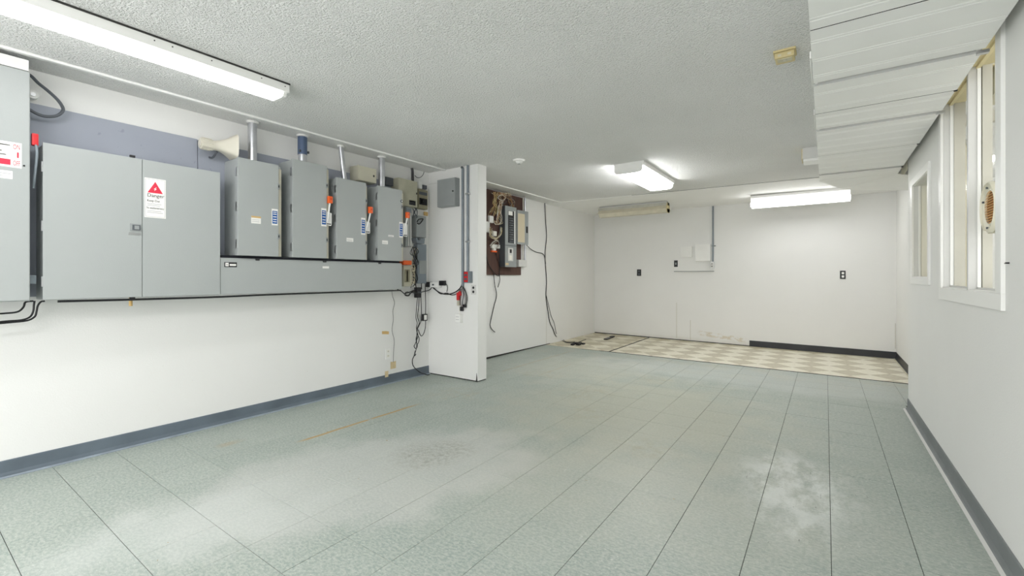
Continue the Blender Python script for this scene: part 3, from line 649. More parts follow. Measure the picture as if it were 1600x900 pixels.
# four switch boxes
def switch(label, ul, ud, ub, zt, blue, handle, stickers, tone='grey_enamel', knob=None):
    y0, yd, yb = yat(ul, XF), yat(ud, XF), yat(ub, XF); z0 = 1.366
    c = thing('switch_box', label, 'switch box', (XB, y0, z0))
    box('body', XB, XF-.024, y0+.004, yb, z0, zt-.006, tone, c, .002)
    box('front_flange', XF-.024, XF-.014, yd-.004, yb, z0+.002, zt-.03, 'box_beige_light' if tone == 'grey_enamel' else tone, c, .001)
    dr = box('door', XF-.024, XF, y0, yd, z0, zt, tone, c, .003)
    for z in (z0+.09, (z0+zt)/2, zt-.11): box('hinge', XF-.028, XF-.006, y0-.006, y0+.001, z-.035, z+.035, 'steel', c)
    for z in (z0+.17, zt-.18):
        box('clip', XF-.012, XF+.006, yd-.010, yd+.008, z-.022, z+.022, 'box_grey', c, .002); box('clip_slot', XF+.006, XF+.0065, yd-.006, yd+.003, z-.010, z+.010, 'black', c)
    a, b = PX(blue[0], blue[1], XF), PX(blue[2], blue[3], XF)
    s = box('position_label', XF, XF+.0015, a.y, b.y, b.z, a.z, 'paper', c); m_ = (b.y-a.y)*.10; q = (a.z-b.z)
    box('blue_panel', XF+.0015, XF+.0022, a.y+m_, b.y-m_, b.z+q*.10, a.z-q*.12, 'blue_label', s)
    bm = bmesh.new()
    for f in (.22, .36, .52, .68, .80): B(bm, XF+.0022, XF+.0027, a.y+m_*2, b.y-m_*2.2, b.z+q*f-.004, b.z+q*f+.003)
    obj('printing', bm, 'paper', s)
    for st in stickers:
        a, b = PX(st[0], st[1], XF), PX(st[2], st[3], XF); s = box('sticker', XF, XF+.001, a.y, b.y, b.z, a.z, 'paper', c)
        if st[4]: box('orange_heading', XF+.001, XF+.0014, a.y, b.y, a.z-.014, a.z, 'orange_tape', s); 
        text_lines(s, XF+.0008, a.y+.005, b.y-.005, [(b.z+(a.z-b.z)*f, .9) for f in (.25, .5)], .003)
    if handle:
        ku, kv, pu0, pv0, pu1, pv1 = handle; XH = XF+.012
        k3 = PX(ku, kv, XH); a, b = PX(pu0, pv0, XH), PX(pu1, pv1, XH)
        bm = bmesh.new(); prism(bm, [(XF-.035, a.y, b.z+.01), (XF-.035, b.y-.008, b.z), (XF-.035, b.y, b.z+.012), (XF-.035, b.y, a.z-.012), (XF-.035, a.y+.012, a.z), (XF-.035, a.y, a.z-.01)], (.03, 0, 0)); obj('handle_plate', bm, 'white_metal', c)
        bm = bmesh.new(); tube(bm, [(XF-.004, a.y+.012, b.z+.03), (XF+.006, a.y+.014, (a.z+b.z)/2), (XH, (a.y+k3.y)/2+.002, a.z-.005), (XH, k3.y, k3.z-.01)], .008, 8); obj('lever', bm, 'white_metal', c, True)
        bm = bmesh.new(); B(bm, XH-.016, XH+.014, k3.y-.022, k3.y+.020, k3.z-.035, k3.z+.032, .010); g_ = obj('lever_grip', bm, 'orange', c)
        box('grip_hole', XH+.014, XH+.0148, k3.y-.005, k3.y+.004, k3.z-.004, k3.z+.012, 'red', g_)
        box('lower_slot', XF-.005, XF-.003, a.y+.008, b.y-.008, b.z+.012, b.z+.020, 'black', c)
    if knob:
        k3 = PX(knob[0], knob[1], XF); bm = bmesh.new(); cyl(bm, (XF, k3.y, k3.z), (XF+.006, k3.y, k3.z), .016, n=14); kn = obj('lock_ring', bm, 'dark_grey', c)
        bm = bmesh.new(); cyl(bm, (XF+.006, k3.y, k3.z), (XF+.0075, k3.y, k3.z), .008, n=10); obj('lock_core', bm, 'white_metal', kn)
    return c
switch('grey switch box without a lever, leftmost of the four above the wireway', 371.5, 435.5, 440.8, 2.135, (424.5, 326, 434, 352.5), None, [(392.5, 337, 407.5, 350, 1)])
switch('tallest grey switch box with orange lever, under the blue coupling pipe', 457.3, 510.7, 514.7, 2.217, (502, 325, 510, 354), (515.8, 312, 511, 330, 520, 353), [])
switch('grey switch box with orange lever, third along, beside the leaning conduit', 526.1, 572, 574.7, 2.134, (564.2, 340, 570.8, 367), (579, 328, 572.2, 345, 580, 365), [(541.5, 371.5, 552, 378, 0)])
switch('smallest grey switch box with orange lever, rightmost and nearest the wing wall', 590.7, 628, 631.2, 2.135, (623.8, 346.5, 629.5, 371.5), (637.0, 336, 631.5, 348, 638.5, 370), [(606.7, 367, 615, 370.5, 0), (597.2, 375.5, 606, 381.7, 0)], knob=(627.5, 314.5))
# risers
def riser(label, y, zb, r, ytop=None, m='galvanised', coupling=False):
    t = thing('conduit', label, 'pipe', (-3.88, y, zb)); yt = y if ytop is None else ytop
    bm = bmesh.new(); cyl(bm, (-3.88, y, zb), (-3.88, yt, H-.004), r, n=20); obj('pipe', bm, m, t, True)
    bm = bmesh.new(); cyl(bm, (-3.88, yt, H-.016), (-3.88, yt, H), r*1.35, n=20); obj('ceiling_collar', bm, 'white_trim', t, True)
    bm = bmesh.new(); cyl(bm, (-3.88, y, zb-.002), (-3.88, y, zb+.014), r*1.25, n=20); obj('locknut', bm, 'steel', t, True)
    if coupling:
        bm = bmesh.new(); cyl(bm, (-3.88, y, zb+.085), (-3.88, y, H-.02), r*1.12, n=20); obj('coupling', bm, 'blue_coupling', t, True)
        for yy in (-.05, .05): box('coupling_bolt', -3.86, -3.845, y+yy*.8-.006, y+yy*.8+.006, zb+.10, zb+.12, 'dark_grey', t)
    return t
riser('galvanised conduit rising from the leftmost switch box', 1.79, 2.135, .034)
riser('conduit with dark blue coupling above the tallest switch box', 2.222, 2.217, .036, coupling=True)
riser('slightly leaning galvanised conduit above the third switch box', 2.655, 2.134, .024, 2.612)
riser('galvanised conduit rising from the rightmost switch box', 3.105, 2.135, .033)
# public address horn
t = thing('horn_speaker', 'beige rectangular horn loudspeaker on the backboard above the cabinets', 'loudspeaker', (-3.89, 1.4, 2.2))
hz = 2.235; rings = []; bm = bmesh.new(); n = 24
yd0 = yat(330, -3.89); ymth = 1.648
for i in range(13):
    f = i/12; y = yd0+(ymth-yd0)*f; g = f**2.0
    ax = .036+(.095-.036)*g; az = .036+(.094-.036)*g; e = 1-.62*min(1, f*1.3)
    rings.append([bm.verts.new((-3.885+ax*math.copysign(abs(math.cos(a))**e, math.cos(a)), y, hz-.02*(1-f)+az*math.copysign(abs(math.sin(a))**e, math.sin(a)))) for a in [2*math.pi*q/n for q in range(n)]])
for i in range(12, -1, -1):       # inner skin
    f = i/12; y = yd0+(ymth-yd0)*f; g = f**2.0
    ax = .030+(.089-.030)*g; az = .030+(.088-.030)*g; e = 1-.62*min(1, f*1.3)
    rings.append([bm.verts.new((-3.885+ax*math.copysign(abs(math.cos(a))**e, math.cos(a)), y, hz-.02*(1-f)+az*math.copysign(abs(math.sin(a))**e, math.sin(a)))) for a in [2*math.pi*q/n for q in range(n)]])
for a_, b_ in zip(rings, rings[1:]):
    for q in range(n): bm.faces.new((a_[q], a_[(q+1) % n], b_[(q+1) % n], b_[q]))
bmesh.ops.recalc_face_normals(bm, faces=bm.faces); obj('flare', bm, 'horn_beige', t, True)
ya = yat(312, -3.885); bm = bmesh.new(); cyl(bm, (-3.885, ya+.006, hz-.02), (-3.885, yd0+.01, hz-.02), .043, .041, 20)
for q in range(10):
    a_ = q*2*math.pi/10; cyl(bm, (-3.885+math.cos(a_)*.043, ya+.012, hz-.02+math.sin(a_)*.043), (-3.885+math.cos(a_)*.043, yd0-.004, hz-.02+math.sin(a_)*.043), .004, n=6)
obj('driver', bm, 'horn_beige', t, True)
bm = bmesh.new(); cyl(bm, (-3.885, ya, hz-.02), (-3.885, ya+.006, hz-.02), .030, n=16); obj('driver_cap', bm, 'horn_beige', t)
bm = bmesh.new(); tube(bm, [(-4.0, yd0+.03, hz-.09), (-3.94, yd0+.03, hz-.10), (-3.89, yd0+.04, hz-.058)], .008, 6); obj('bracket', bm, 'dark_grey', t)
# black hose and white clamp behind the service cabinet
X_ = -3.93
t = cable('flexible_hose', [PX(40, 114, X_), PX(49, 119, X_), PX(60, 130, X_), PX(75, 142, X_), PX(90, 156, X_), PX(98, 168, X_), PX(97, 175, X_), PX(88, 181, X_), PX(72, 182, X_), PX(58, 178, X_), PX(44, 170, X_)], .009, 'dark_grey', n=8)
tag(t, 'looped dark flexible hose behind the tall cabinet at left', 'hose')
t = thing('pipe_clamp', 'round white knob on the wall behind the tall cabinet', 'clamp', (XL, .5, 2.28)); p = PX(50, 149, XB)
bm = bmesh.new(); cyl(bm, (XB-.02, p.y, p.z), (XB+.03, p.y, p.z), .026, n=18); obj('body', bm, 'white_plastic', t, True); bm = bmesh.new(); cyl(bm, (XB+.03, p.y, p.z), (XB+.035, p.y, p.z), .012, n=12); obj('hub', bm, 'steel', t)
# cables below the service cabinet
g = 'black cables below the service cabinet'; X_ = XL+.006
Xf_ = -3.87
for lab, pts in (('upper black cable leaving the left edge under the tall cabinet', [(-20, 491), (10, 489.5), (28, 487), (36.5, 480), (39, 473), (44, 471), (52, 470.5)]),
                 ('middle black cable bending up under the tall cabinet', [(-20, 505), (10, 502), (34, 500), (47, 495), (52, 486), (53, 476), (54, 470)]),
                 ('outermost black cable curving up to the two-door cabinet', [(-20, 507), (15, 504), (42, 501), (54, 495), (57, 487), (59, 478), (64, 471.5), (70, 470.5)])):
    tag(cable('power_cable', [PX(a, b, Xf_) for a, b in pts], .0055, 'black'), lab, 'cable', g)
pts = [(-3.80, yat(90, -3.8), 1.049), (-3.80, 1.0, 1.045), (-3.80, 1.5, 1.043), (-3.80, 1.9, 1.048), (-3.80, 2.6, 1.049), (-3.80, 3.1, 1.048), (-3.86, 3.35, 1.045)]
tag(cable('power_cable', pts, .0075, 'black'), 'black cable tucked along the underside of the cabinets and wireway', 'cable')

# ---------------------------------------------------------------- cluster between the switches and the wing wall
def wallbox(name, label, cat, u0, u1, v0, v1, X, m, back=XL, side=None, parts=(), bevel=.003, grp=None):
    a = PX(u0, v0, X); b = PX(u1, v1, X); vt = (PX(u0, v0, X).z+PX(u1, v0, X).z)/2
    z1 = PX((u0+u1)/2, v0, X).z; z0 = PX((u0+u1)/2, v1, X).z
    t = thing(name, label, cat, (back, (a.y+b.y)/2, z0), grp)
    box('body', back, X-.008, a.y, b.y, z0, z1, m, t, bevel); box('cover', X-.008, X, a.y+.003, b.y-.003, z0+.003, z1-.003, m, t, .002)
    for (nm, q0, r0, q1, r1, mm) in parts:
        c0, c1 = PX(q0, r0, X), PX(q1, r1, X); box(nm, X, X+.004, c0.y, c1.y, c1.z, c0.z, mm, t)
    return t
wallbox('junction_box', 'pale beige steel box high between the third and fourth switch boxes', 'electrical box', 560, 588.5, 261, 284, -3.86, 'box_beige_light', back=XB, parts=[('latch', 583, 273.5, 585, 277, 'black')])
wallbox('junction_box', 'dark grey box behind the rightmost conduit', 'electrical box', 603, 615.3, 277, 290, -3.96, 'dark_grey', back=XB)
wallbox('alarm_box', 'olive beige steel alarm box with black and white tag', 'electrical box', 623, 652.5, 280.5, 322, -3.87, 'box_beige', back=XB, parts=[('tag', 639.5, 312.5, 649, 321.3, 'black'), ('tag_heading', 640, 313, 648.5, 316, 'paper'), ('tag_line', 641, 319, 647, 320, 'paper'), ('keyhole', 650.3, 301, 651.3, 304, 'black')])
t = wallbox('keypad', 'small olive control keypad with two dark windows in the corner', 'keypad', 653.5, 668.5, 296, 326.5, -3.95, 'olive_panel', parts=[('display', 655, 299, 666.8, 306, 'dark_grey'), ('button_field', 655.2, 309, 667, 321.3, 'black'), ('button_column', 657, 311, 659, 320, 'box_grey_blue'), ('indicator', 660.3, 313.5, 661.6, 315, 'paper')])
wallbox('thermostat', 'tiny white box above the olive keypad', 'box', 654.5, 660, 283.5, 295, -3.97, 'white_plastic')
wallbox('relay_box', 'little dark grey box in the corner above the keypad', 'box', 661.3, 667.5, 289, 295.5, -3.98, 'dark_grey')
t = cable('black_pipe', [PX(643.5, 262.5, -3.97), PX(644.5, 268, -3.97), PX(645, 283, -3.97)], .016, 'black', n=8); tag(t, 'short black pipe rising from the olive alarm box', 'pipe')
t = cable('loose_wire', [PX(648, 274, -3.98), PX(652, 277.5, -3.98), PX(657, 277, -3.98), PX(661, 273, -3.98), PX(662.5, 268.5, -3.98)], .004, 'dark_grey'); tag(t, 'drooping thin wire near the ceiling corner', 'wire')
wallbox('meter_box', 'light grey ribbed enclosure just right of the last switch lever', 'electrical box', 633.5, 643.5, 323, 385.5, -3.9, 'box_grey', parts=[('rib', 637.5, 333, 638.8, 384, 'frame_paint'), ('rib', 641, 333, 642.5, 384, 'frame_paint'), ('top_label', 634.5, 325, 642, 331, 'box_grey_blue')])
t = wallbox('telephone_box', 'grey plastic telephone enclosure with rounded foot in the corner', 'telephone box', 650.5, 666, 337, 371, -3.92, 'box_grey', back=XL)
a, b = PX(651, 371, -3.93), PX(665, 381, -3.93); bm = bmesh.new(); prism(bm, [(XL, a.y, a.z), (XL, b.y, a.z), (XL, b.y-.01, b.z), (XL, a.y+.02, b.z)], (.08, 0, 0)); obj('foot', bm, 'box_grey_blue', t)
a = PX(656, 373, -3.918); bm = bmesh.new(); cyl(bm, (-3.935, a.y, a.z), (-3.925, a.y, a.z), .018, n=14); obj('lock', bm, 'dark_grey', t)
bm = bmesh.new(); tube(bm, [PX(651.5, 347, -3.91), PX(654, 343, -3.90), PX(657.5, 342, -3.90), (PX(661, 342, -3.91)), PX(659, 346, -3.90), PX(655, 350, -3.91), PX(652, 348.5, -3.915)], .006); obj('loose_lead', bm, 'black', t, True)
wallbox('cable_duct', 'tall narrow blue grey duct below the telephone enclosure', 'duct', 652, 666.5, 381.5, 443, -3.955, 'box_grey_blue', parts=[('cover_plate', 654.8, 407, 666, 428, 'box_grey')])
wallbox('orange_plate', 'small orange tag above the telephone enclosure', 'tag', 663, 669, 331, 337, -3.99, 'orange_tape', back=-4.0)
wallbox('terminal_strip', 'orange red terminal strip at the end of the wireway', 'terminal', 630.5, 643.5, 407, 413.8, -3.87, 'orange')
t = wallbox('punch_block', 'beige wiring punch block with olive centre below the orange strip', 'wiring block', 630.5, 643.5, 415, 447.5, -3.90, 'box_beige_light', parts=[('centre', 632, 421, 640, 441, 'olive_panel'), ('slot', 635, 423, 637, 440, 'dark_grey')])
bm = bmesh.new()
for i in range(10):
    z_ = PX(645, 416+i*3.1, -3.9).z; y_ = yat(642, -3.89); tube(bm, [(-3.885, y_, z_), (-3.87, y_+.03, z_+random.uniform(-.02, .02)), (-3.9, y_+.07, z_+random.uniform(-.05, .03))], .0035, 5, 4)
obj('stub_wires', bm, 'wire_cream', t, True)
def tangle(name, label, n, box_, r, mts, seed, cat='wiring'):
    random.seed(seed); t = thing(name, label, cat, PX((box_[0]+box_[2])/2, box_[3], box_[4]))
    for q in range(n):
        bm = bmesh.new(); p = []; u = random.uniform(box_[0], box_[2])
        v = box_[1]+random.uniform(0, 5)
        while v < box_[3]: p.append(PX(u+random.uniform(-3, 3), v, box_[4]+random.uniform(-.03, .02))); v += random.uniform(5, 11); u = min(max(u+random.uniform(-3, 3), box_[0]), box_[2])
        if len(p) > 2: tube(bm, p, r, 5, 5); obj('wire', bm, random.choice(mts), t, True)
    return t
tangle('phone_wiring', 'tangle of black and cream wires between wiring block and duct', 8, (644, 384, 651, 452, -3.90), .0045, ['black', 'black', 'black', 'dark_grey', 'wire_cream'], 3)
tangle('control_wiring', 'dark wires hanging under the olive alarm box', 4, (646, 324, 651, 345, -3.90), .006, ['black', 'dark_grey'], 5)
# black bundle running from the wireway to the right along the wall
def run(lab, pts, r, m='black', grp=None, name='power_cable'): return tag(cable(name, pts, r, m), lab, 'cable', grp)
A = lambda u, v, X=-3.96: PX(u, v, X)
Wp = lambda u, v, d=.012: PY(u, v, YW-d)
gb = 'black leads draped across the corner'
run('black lead sagging from the wireway end with a small coil', [A(621, 452.5, -3.9), A(627, 455, -3.93), A(633, 460, -3.95), A(638, 461.5, -3.96), A(643, 457, -3.95), A(648, 455, -3.95), A(655, 456, -3.95)], .006)
run('coiled black lead knotted below the wiring block', [A(632, 459), A(636, 456), A(640, 458), A(639, 462), A(634, 462), A(633, 459), A(641, 456), A(650, 452)], .005)
run('black lead crossing the corner above the others', [A(640, 456), A(652, 458, -3.93), A(660, 456, -3.95), Wp(671, 453), Wp(676, 447)], .006)
run('thick black lead sagging along the wing wall', [Wp(676, 449), Wp(684, 455.5), Wp(692, 459), Wp(702, 459.5), Wp(712, 456), Wp(719, 450), Wp(722, 444)], .007)
run('black lead hanging lowest along the wing wall', [Wp(678, 450), Wp(688, 459), Wp(698, 458), Wp(706, 461), Wp(714, 458.5), Wp(720, 452)], .005)
run('thin lead from the white power brick down to the bundle', [Wp(694, 441), Wp(698, 445), Wp(699, 450), Wp(698, 456)], .004)
t = thing('power_strip', 'white and black power adapter resting on the cable bundle', 'adapter', Wp(682, 449))
a, b = Wp(675.5, 441), Wp(689, 449); bm = bmesh.new(); B(bm, a.x, b.x, YW-.055, YW-.004, b.z, a.z, .006); obj('body', bm, 'white_plastic', t)
for u0, u1, v0, v1 in ((668, 675.5, 440.5, 448.5), (689, 696.5, 438.5, 446)):
    a, b = Wp(u0, v0), Wp(u1, v1); bm = bmesh.new(); B(bm, a.x, b.x, YW-.048, YW-.006, b.z, a.z, .005); obj('plug', bm, 'black', t)
box('logo_mark', Wp(679, 444).x, Wp(682, 444).x, YW-.0555, YW-.055, Wp(679, 446).z, Wp(679, 443.5).z, 'dark_grey', t)
t = thing('cable_connector', 'black multiway connector where the hanging leads begin', 'connector', A(655, 465)); a, b = A(651.5, 449, -3.94), A(658.5, 465, -3.94)
box('body', -3.99, -3.94, a.y, b.y, b.z, a.z, 'black', t, .006); box('clip', -3.94, -3.93, a.y+.008, b.y-.008, (a.z+b.z)/2-.01, (a.z+b.z)/2+.01, 'dark_grey', t)
g = 'black leads hanging in the corner'
run('left strand of the black leads hanging from the connector', [A(652.5, 463), A(650.5, 485), A(650, 497), A(652, 505), A(650.5, 512), A(652, 520), A(650, 530), A(652, 538), A(655, 530), A(652, 522)], .0045)
run('middle twisted strand of the hanging black leads', [A(655, 464), A(654, 480), A(652.5, 495), A(655, 505), A(651, 515), A(653, 525), A(648.5, 538), A(647, 541), A(650, 545), A(652, 540), A(650, 534)], .005)
run('right strand of the hanging black leads, meeting the others lower down', [A(657.5, 464), A(658.5, 485), A(658, 500), A(655, 508), A(652, 516), A(651, 530), A(651, 542), A(648.5, 552), A(648, 556), A(650, 553)], .0045)
run('long black lead falling from the knot to the floor by the baseboard', [A(649, 548), A(647, 556), A(644.5, 562), A(645, 570), A(650, 577), A(657, 582), PZ(664, 584.5, .012), PZ(668, 585.8, .008), PZ(671, 585.2, .008)], .0055)
t = thing('power_adapter', 'black inline adapter with pale label hanging against the wall corner', 'adapter', A(665, 501)); a, b = A(661.5, 491, -3.96), A(668, 501, -3.96)
box('body', -4.0, -3.96, a.y, b.y, b.z, a.z, 'black', t, .004); box('label_plate', -3.96, -3.959, a.y+.012, b.y-.012, b.z+.012, a.z-.012, 'paper', t)
run('black cord looping up over the duct and down to the inline adapter', [A(659, 452), A(658.5, 444), A(661, 440), A(664, 443), A(664.5, 455), A(665, 475), A(664.8, 491)], .005)
run('black cord looping from the inline adapter back to the knot', [A(665, 501), A(664.5, 512), A(662, 521), A(658.5, 525), A(655.5, 521), A(653.5, 515)], .005)
# thin cord, outlet and tape on the left wall
run('thin grey cord hanging down the wall beside the white outlet', [(XL+.004, PX(612, 454, XL).y, 1.05)]+[PX(u, v, XL+.004) for u, v in ((613, 462), (616.5, 473), (614, 485), (614.5, 500), (612.5, 516), (616, 532), (615, 548), (614.5, 566))], .0025, 'wire_grey')
def plate_x(label, u0, v0, u1, v1, m, mh, X=XL, hm='black'):
    a, b = PX(u0, v0, X), PX(u1, v1, X); t = thing('outlet', label, 'outlet', (X, a.y, b.z))
    box('cover_plate', X, X+.006, a.y, b.y, b.z, a.z, m, t, .002)
    for f in (.30, .70):
        z = b.z+(a.z-b.z)*f; ym_ = (a.y+b.y)/2; r_ = box('receptacle', X+.006, X+.008, ym_-.016, ym_+.016, z-.014, z+.014, mh, t, .002)
        for s_ in (-.006, .006): box('slot', X+.008, X+.0085, ym_+s_-.0015, ym_+s_+.0015, z-.004, z+.006, hm, r_)
    return t
plate_x('white duplex outlet low on the left wall above the baseboard', 602.2, 544.5, 609.6, 560.5, 'white_plastic', 'cream_white')
def tape(label, u0, v0, u1, v1, m, X=XL+.001, sl_=0):
    a, b = PX(u0, v0, X), PX(u1, v1, X); bm = bmesh.new(); dz = sl_
    prism(bm, [(XL, a.y, b.z+dz), (XL, b.y, b.z), (XL, b.y, a.z-dz), (XL, (a.y*.4+b.y*.6), a.z-.004), (XL, a.y, a.z)], (.0025, 0, 0)); return tag(obj('tape_patch', bm, m), label, 'tape')
tape('slanting strip of tan tape on the left wall above the outlet', 597, 517.5, 607.5, 522.3, 'orange_tape', sl_=.012)
tape('masking tape square holding the end of the thin cord', 610.2, 565.5, 618.5, 575, 'masking_tape')
t = tape('small beige tape scrap stuck over the baseboard top', 601, 580, 606, 588.5, 'masking_tape'); t.location.x += .007
# wing wall items
a, b = PY(683, 279.5, YW), PY(718.3, 322, YW); YFp = YW-.085
xl_, xr_ = PY(683, 300, YFp).x, b.x; z1_, z0_ = PY(697, 279, YFp).z, PY(697, 322.5, YFp).z
t = thing('panel_box', 'square grey steel cabinet with small keyhole high on the wing wall', 'electrical box', ((xl_+xr_)/2, YW, z0_))
box('body', xl_+.004, xr_, YFp+.008, YW, z0_, z1_, 'box_grey', t, .003); box('door', xl_+.002, xr_-.002, YFp, YFp+.008, z0_+.004, z1_-.002, 'box_grey', t, .003)
p = PY(707.7, 298.5, YFp); bm = bmesh.new(); cyl(bm, (p.x, YFp, p.z), (p.x, YFp-.006, p.z), .010, n=12); obj('lock', bm, 'black', t)
def vpipe(label, u, v0, v1, r, bend=False):
    p = PY(u, v0, YW-r); q = PY(u, v1, YW-r); t = thing('conduit', label, 'pipe', (p.x, YW-r, q.z))
    bm = bmesh.new(); cyl(bm, (p.x, YW-r-.001, q.z), (p.x, YW-r-.001, H-.001 if not bend else H-.03), r, n=14); obj('pipe', bm, 'grey_pipe', t, True)
    if bend:
        bm = bmesh.new(); tube(bm, [(p.x, YW-r-.001, H-.033), (p.x-.004, YW-r-.001, H-.018), (p.x-.02, YW-r-.001, H-.010)], r*.9, 10); obj('elbow', bm, 'dark_grey', t, True)
    return t, p.x
vpipe('grey conduit nearer the panel box, running down to the red connectors', 723, 262, 447, .015, True)
t, xp = vpipe('grey conduit nearer the wing wall edge, ending at the red switch', 731, 258, 425, .015)
for z in (2.15, 1.6): box('strap', xp-.024, xp+.024, YW-.034, YW, z-.008, z+.008, 'steel', t)
a, b = PY(725, 424, YW-.04), PY(735, 442, YW-.04)
t = thing('red_switch', 'grey box with red switch at the foot of the right hand conduit', 'switch', ((a.x+b.x)/2, YW, b.z))
box('body', a.x, b.x, YW-.045, YW, b.z, a.z, 'box_grey_blue', t, .003); box('face', a.x+.006, b.x-.034, YW-.049, YW-.045, b.z+.008, a.z-.006, 'red', t, .001)
for f in (.33, .68): z = b.z+(a.z-b.z)*f; box('button', a.x+.014, b.x-.042, YW-.052, YW-.049, z-.012, z+.012, 'dark_grey', t, .001)
a, b = PY(736.5, 445, YW), PY(743.8, 460.5, YW)
t = thing('outlet', 'steel outlet plate with two dark holes near the wing wall edge', 'outlet', ((a.x+b.x)/2, YW, b.z)); box('cover_plate', a.x, b.x, YW-.006, YW, b.z, a.z, 'frame_paint', t, .001)
for f in (.29, .71): bm = bmesh.new(); z = b.z+(a.z-b.z)*f; cyl(bm, ((a.x+b.x)/2, YW-.008, z), ((a.x+b.x)/2, YW-.005, z), .015, n=14); obj('receptacle', bm, 'black', t)
t = thing('cable_connectors', 'red and cream plug connectors dangling under the conduit', 'connector', Wp(718, 478))
for u0, v0, u1, v1, mm, nm in ((715.2, 457, 718.8, 469, 'red', 'red_plug'), (718.5, 455, 721, 462, 'red', 'red_plug'), (715.8, 469, 718.6, 477.5, 'box_beige_light', 'cream_plug')):
    a, b = Wp(u0, v0), Wp(u1, v1); bm = bmesh.new(); B(bm, a.x, b.x, YW-.035, YW-.006, b.z, a.z, .004); obj(nm, bm, mm, t)
t.location = Wp(718, 478)
for q, (lab, pts) in enumerate((('leftmost grey lead below the conduit above the white adapter', [(722, 449), (720, 462), (719.5, 474), (722, 482)]), ('middle dark lead below the conduit', [(722.5, 447), (724, 460), (722.5, 472), (723.5, 482)]), ('outermost black lead bowing right below the conduit', [(723, 448), (727.5, 456), (729.5, 466), (728.5, 474), (726, 478)]), ('second lead bowing right below the conduit', [(722.5, 449), (725.5, 458), (727, 468), (725.5, 480)]))):
    run(lab, [Wp(u, v, .012+.004*q) for u, v in pts], .006, ['wire_grey', 'dark_grey', 'black', 'wire_grey'][q])
t = thing('black_plugs', 'pair of black plug ends hanging beside the wing wall cords', 'plug', Wp(725, 486))
for u0, v0, u1, v1 in ((721, 479, 724.5, 486), (724.7, 475.5, 729, 480.5)):
    a, b = Wp(u0, v0), Wp(u1, v1); bm = bmesh.new(); B(bm, a.x, b.x, YW-.04, YW-.008, b.z, a.z, .005); obj('plug', bm, 'black', t)
t = thing('wall_adapter', 'white plug-in adapter on the wing wall below the hanging cords', 'adapter', Wp(718, 504)); a, b = Wp(714.3, 490.5), Wp(722.4, 504)
bm = bmesh.new(); B(bm, a.x, b.x, YW-.05, YW, b.z, a.z, .008); obj('body', bm, 'white_plastic', t)
for z in (.35, .7): box('marking', a.x+.014, b.x-.02, YW-.0506, YW-.05, b.z+(a.z-b.z)*z-.002, b.z+(a.z-b.z)*z+.003, 'paper_line', t)
run('thin white cord dropping to the plug-in adapter', [Wp(717, 478), Wp(717.5, 484), Wp(718, 491)], .0035, 'cream_white')
# debris at the foot of the wing wall
bm = bmesh.new(); p = PZ(745, 597, 0)
prism(bm, [(-3.262, YW-.004, 0.001), (-3.238, YW-.004, .001), (-3.242, YW-.004, .04), (-3.25, YW-.004, .10), (-3.256, YW-.004, .03)], (0, .006, 0)); obj('chipped_corner', bm, 'dark_joint', wing)

# ================================================================ OPEN PANEL IN THE ALCOVE
Xa = XL+.022
bp = thing('mounting_board', 'dark brown plywood board behind the breaker panel in the alcove', 'board', (XL, 5.4, 1.22))
bm = bmesh.new(); B(bm, XL, Xa, 4.5, yat(814, Xa), 1.222, 2.465, .001); B(bm, XL, Xa-.002, yat(814, Xa), yat(820.5, Xa), 1.85, 2.465); obj('sheet', bm, 'plywood_dark', bp)
Xp = -3.885; yl = yat(789.5, Xp); yr = yat(807, Xp); zt = PX(790, 321, Xp).z; zb = PX(790, 417, Xp).z
t = thing('breaker_panel', 'open grey breaker panel with its door swung right, on the brown board', 'breaker panel', (Xa, (yl+yr)/2, zb))
box('enclosure', Xa, Xp-.008, yl+.002, yr-.002, zb+.003, zt-.003, 'dark_grey', t, .002); box('front_cover', Xp-.008, Xp, yl, yr, zb, zt, 'box_grey', t, .002)
def onp(nm, u0, v0, u1, v1, m, d=.003, par=t, X=Xp): a, b = PX(u0, v0, X), PX(u1, v1, X); return box(nm, X, X+d, a.y, b.y, b.z, a.z, m, par)
onp('breaker_recess', 794, 329, 803, 380, 'black'); onp('directory_card', 794.3, 329.5, 800.5, 337, 'paper', .005)
for q in range(11):
    v = 340+q*3.6; br = onp('breaker', 795, v, 801.8, v+2.8, 'dark_grey', .010)
    if q % 2: onp('toggle', 798, v+.8, 799.6, v+2.0, 'box_grey', .016, br)
onp('inner_rail', 803.3, 330, 804.6, 381, 'white_metal', .004)
onp('main_breaker_plate', 793.8, 387, 801.5, 408, 'frame_paint', .004); onp('main_switch', 796.2, 389.5, 798.6, 395.5, 'black', .012); onp('yellow_tag', 795.5, 399, 799.3, 406.5, 'cream_white', .006)
onp('pink_label', 789.8, 410.8, 794.5, 414.3, 'masking_tape', .002); onp('seam', 789.5, 383.5, 807, 384.2, 'dark_grey', .001)
a, b = PX(807.5, 329, Xp), PX(823, 383.5, Xp); dy = b.y-a.y
d0 = bmesh.new(); zz1, zz0 = PX(815, 329.5, Xp).z, PX(815, 382, Xp).z
prism(d0, [(Xp, a.y, zz0), (Xp+.02, b.y, zz0), (Xp+.03, b.y, zz0), (Xp+.010, a.y, zz0)], (0, 0, zz1-zz0)); dr = obj('door', d0, 'box_grey', t)
ff = lambda y: Xp+.0105+(.02)*(y-a.y)/dy
bm = bmesh.new(); ya_, yb_ = a.y+.015, a.y+dy*.66; prism(bm, [(ff(ya_), ya_, zz0+.03), (ff(yb_), yb_, zz0+.03), (ff(yb_)+.001, yb_, zz0+.03), (ff(ya_)+.001, ya_, zz0+.03)], (0, 0, zz1-zz0-.08)); obj('circuit_list', bm, 'wire_cream', dr)
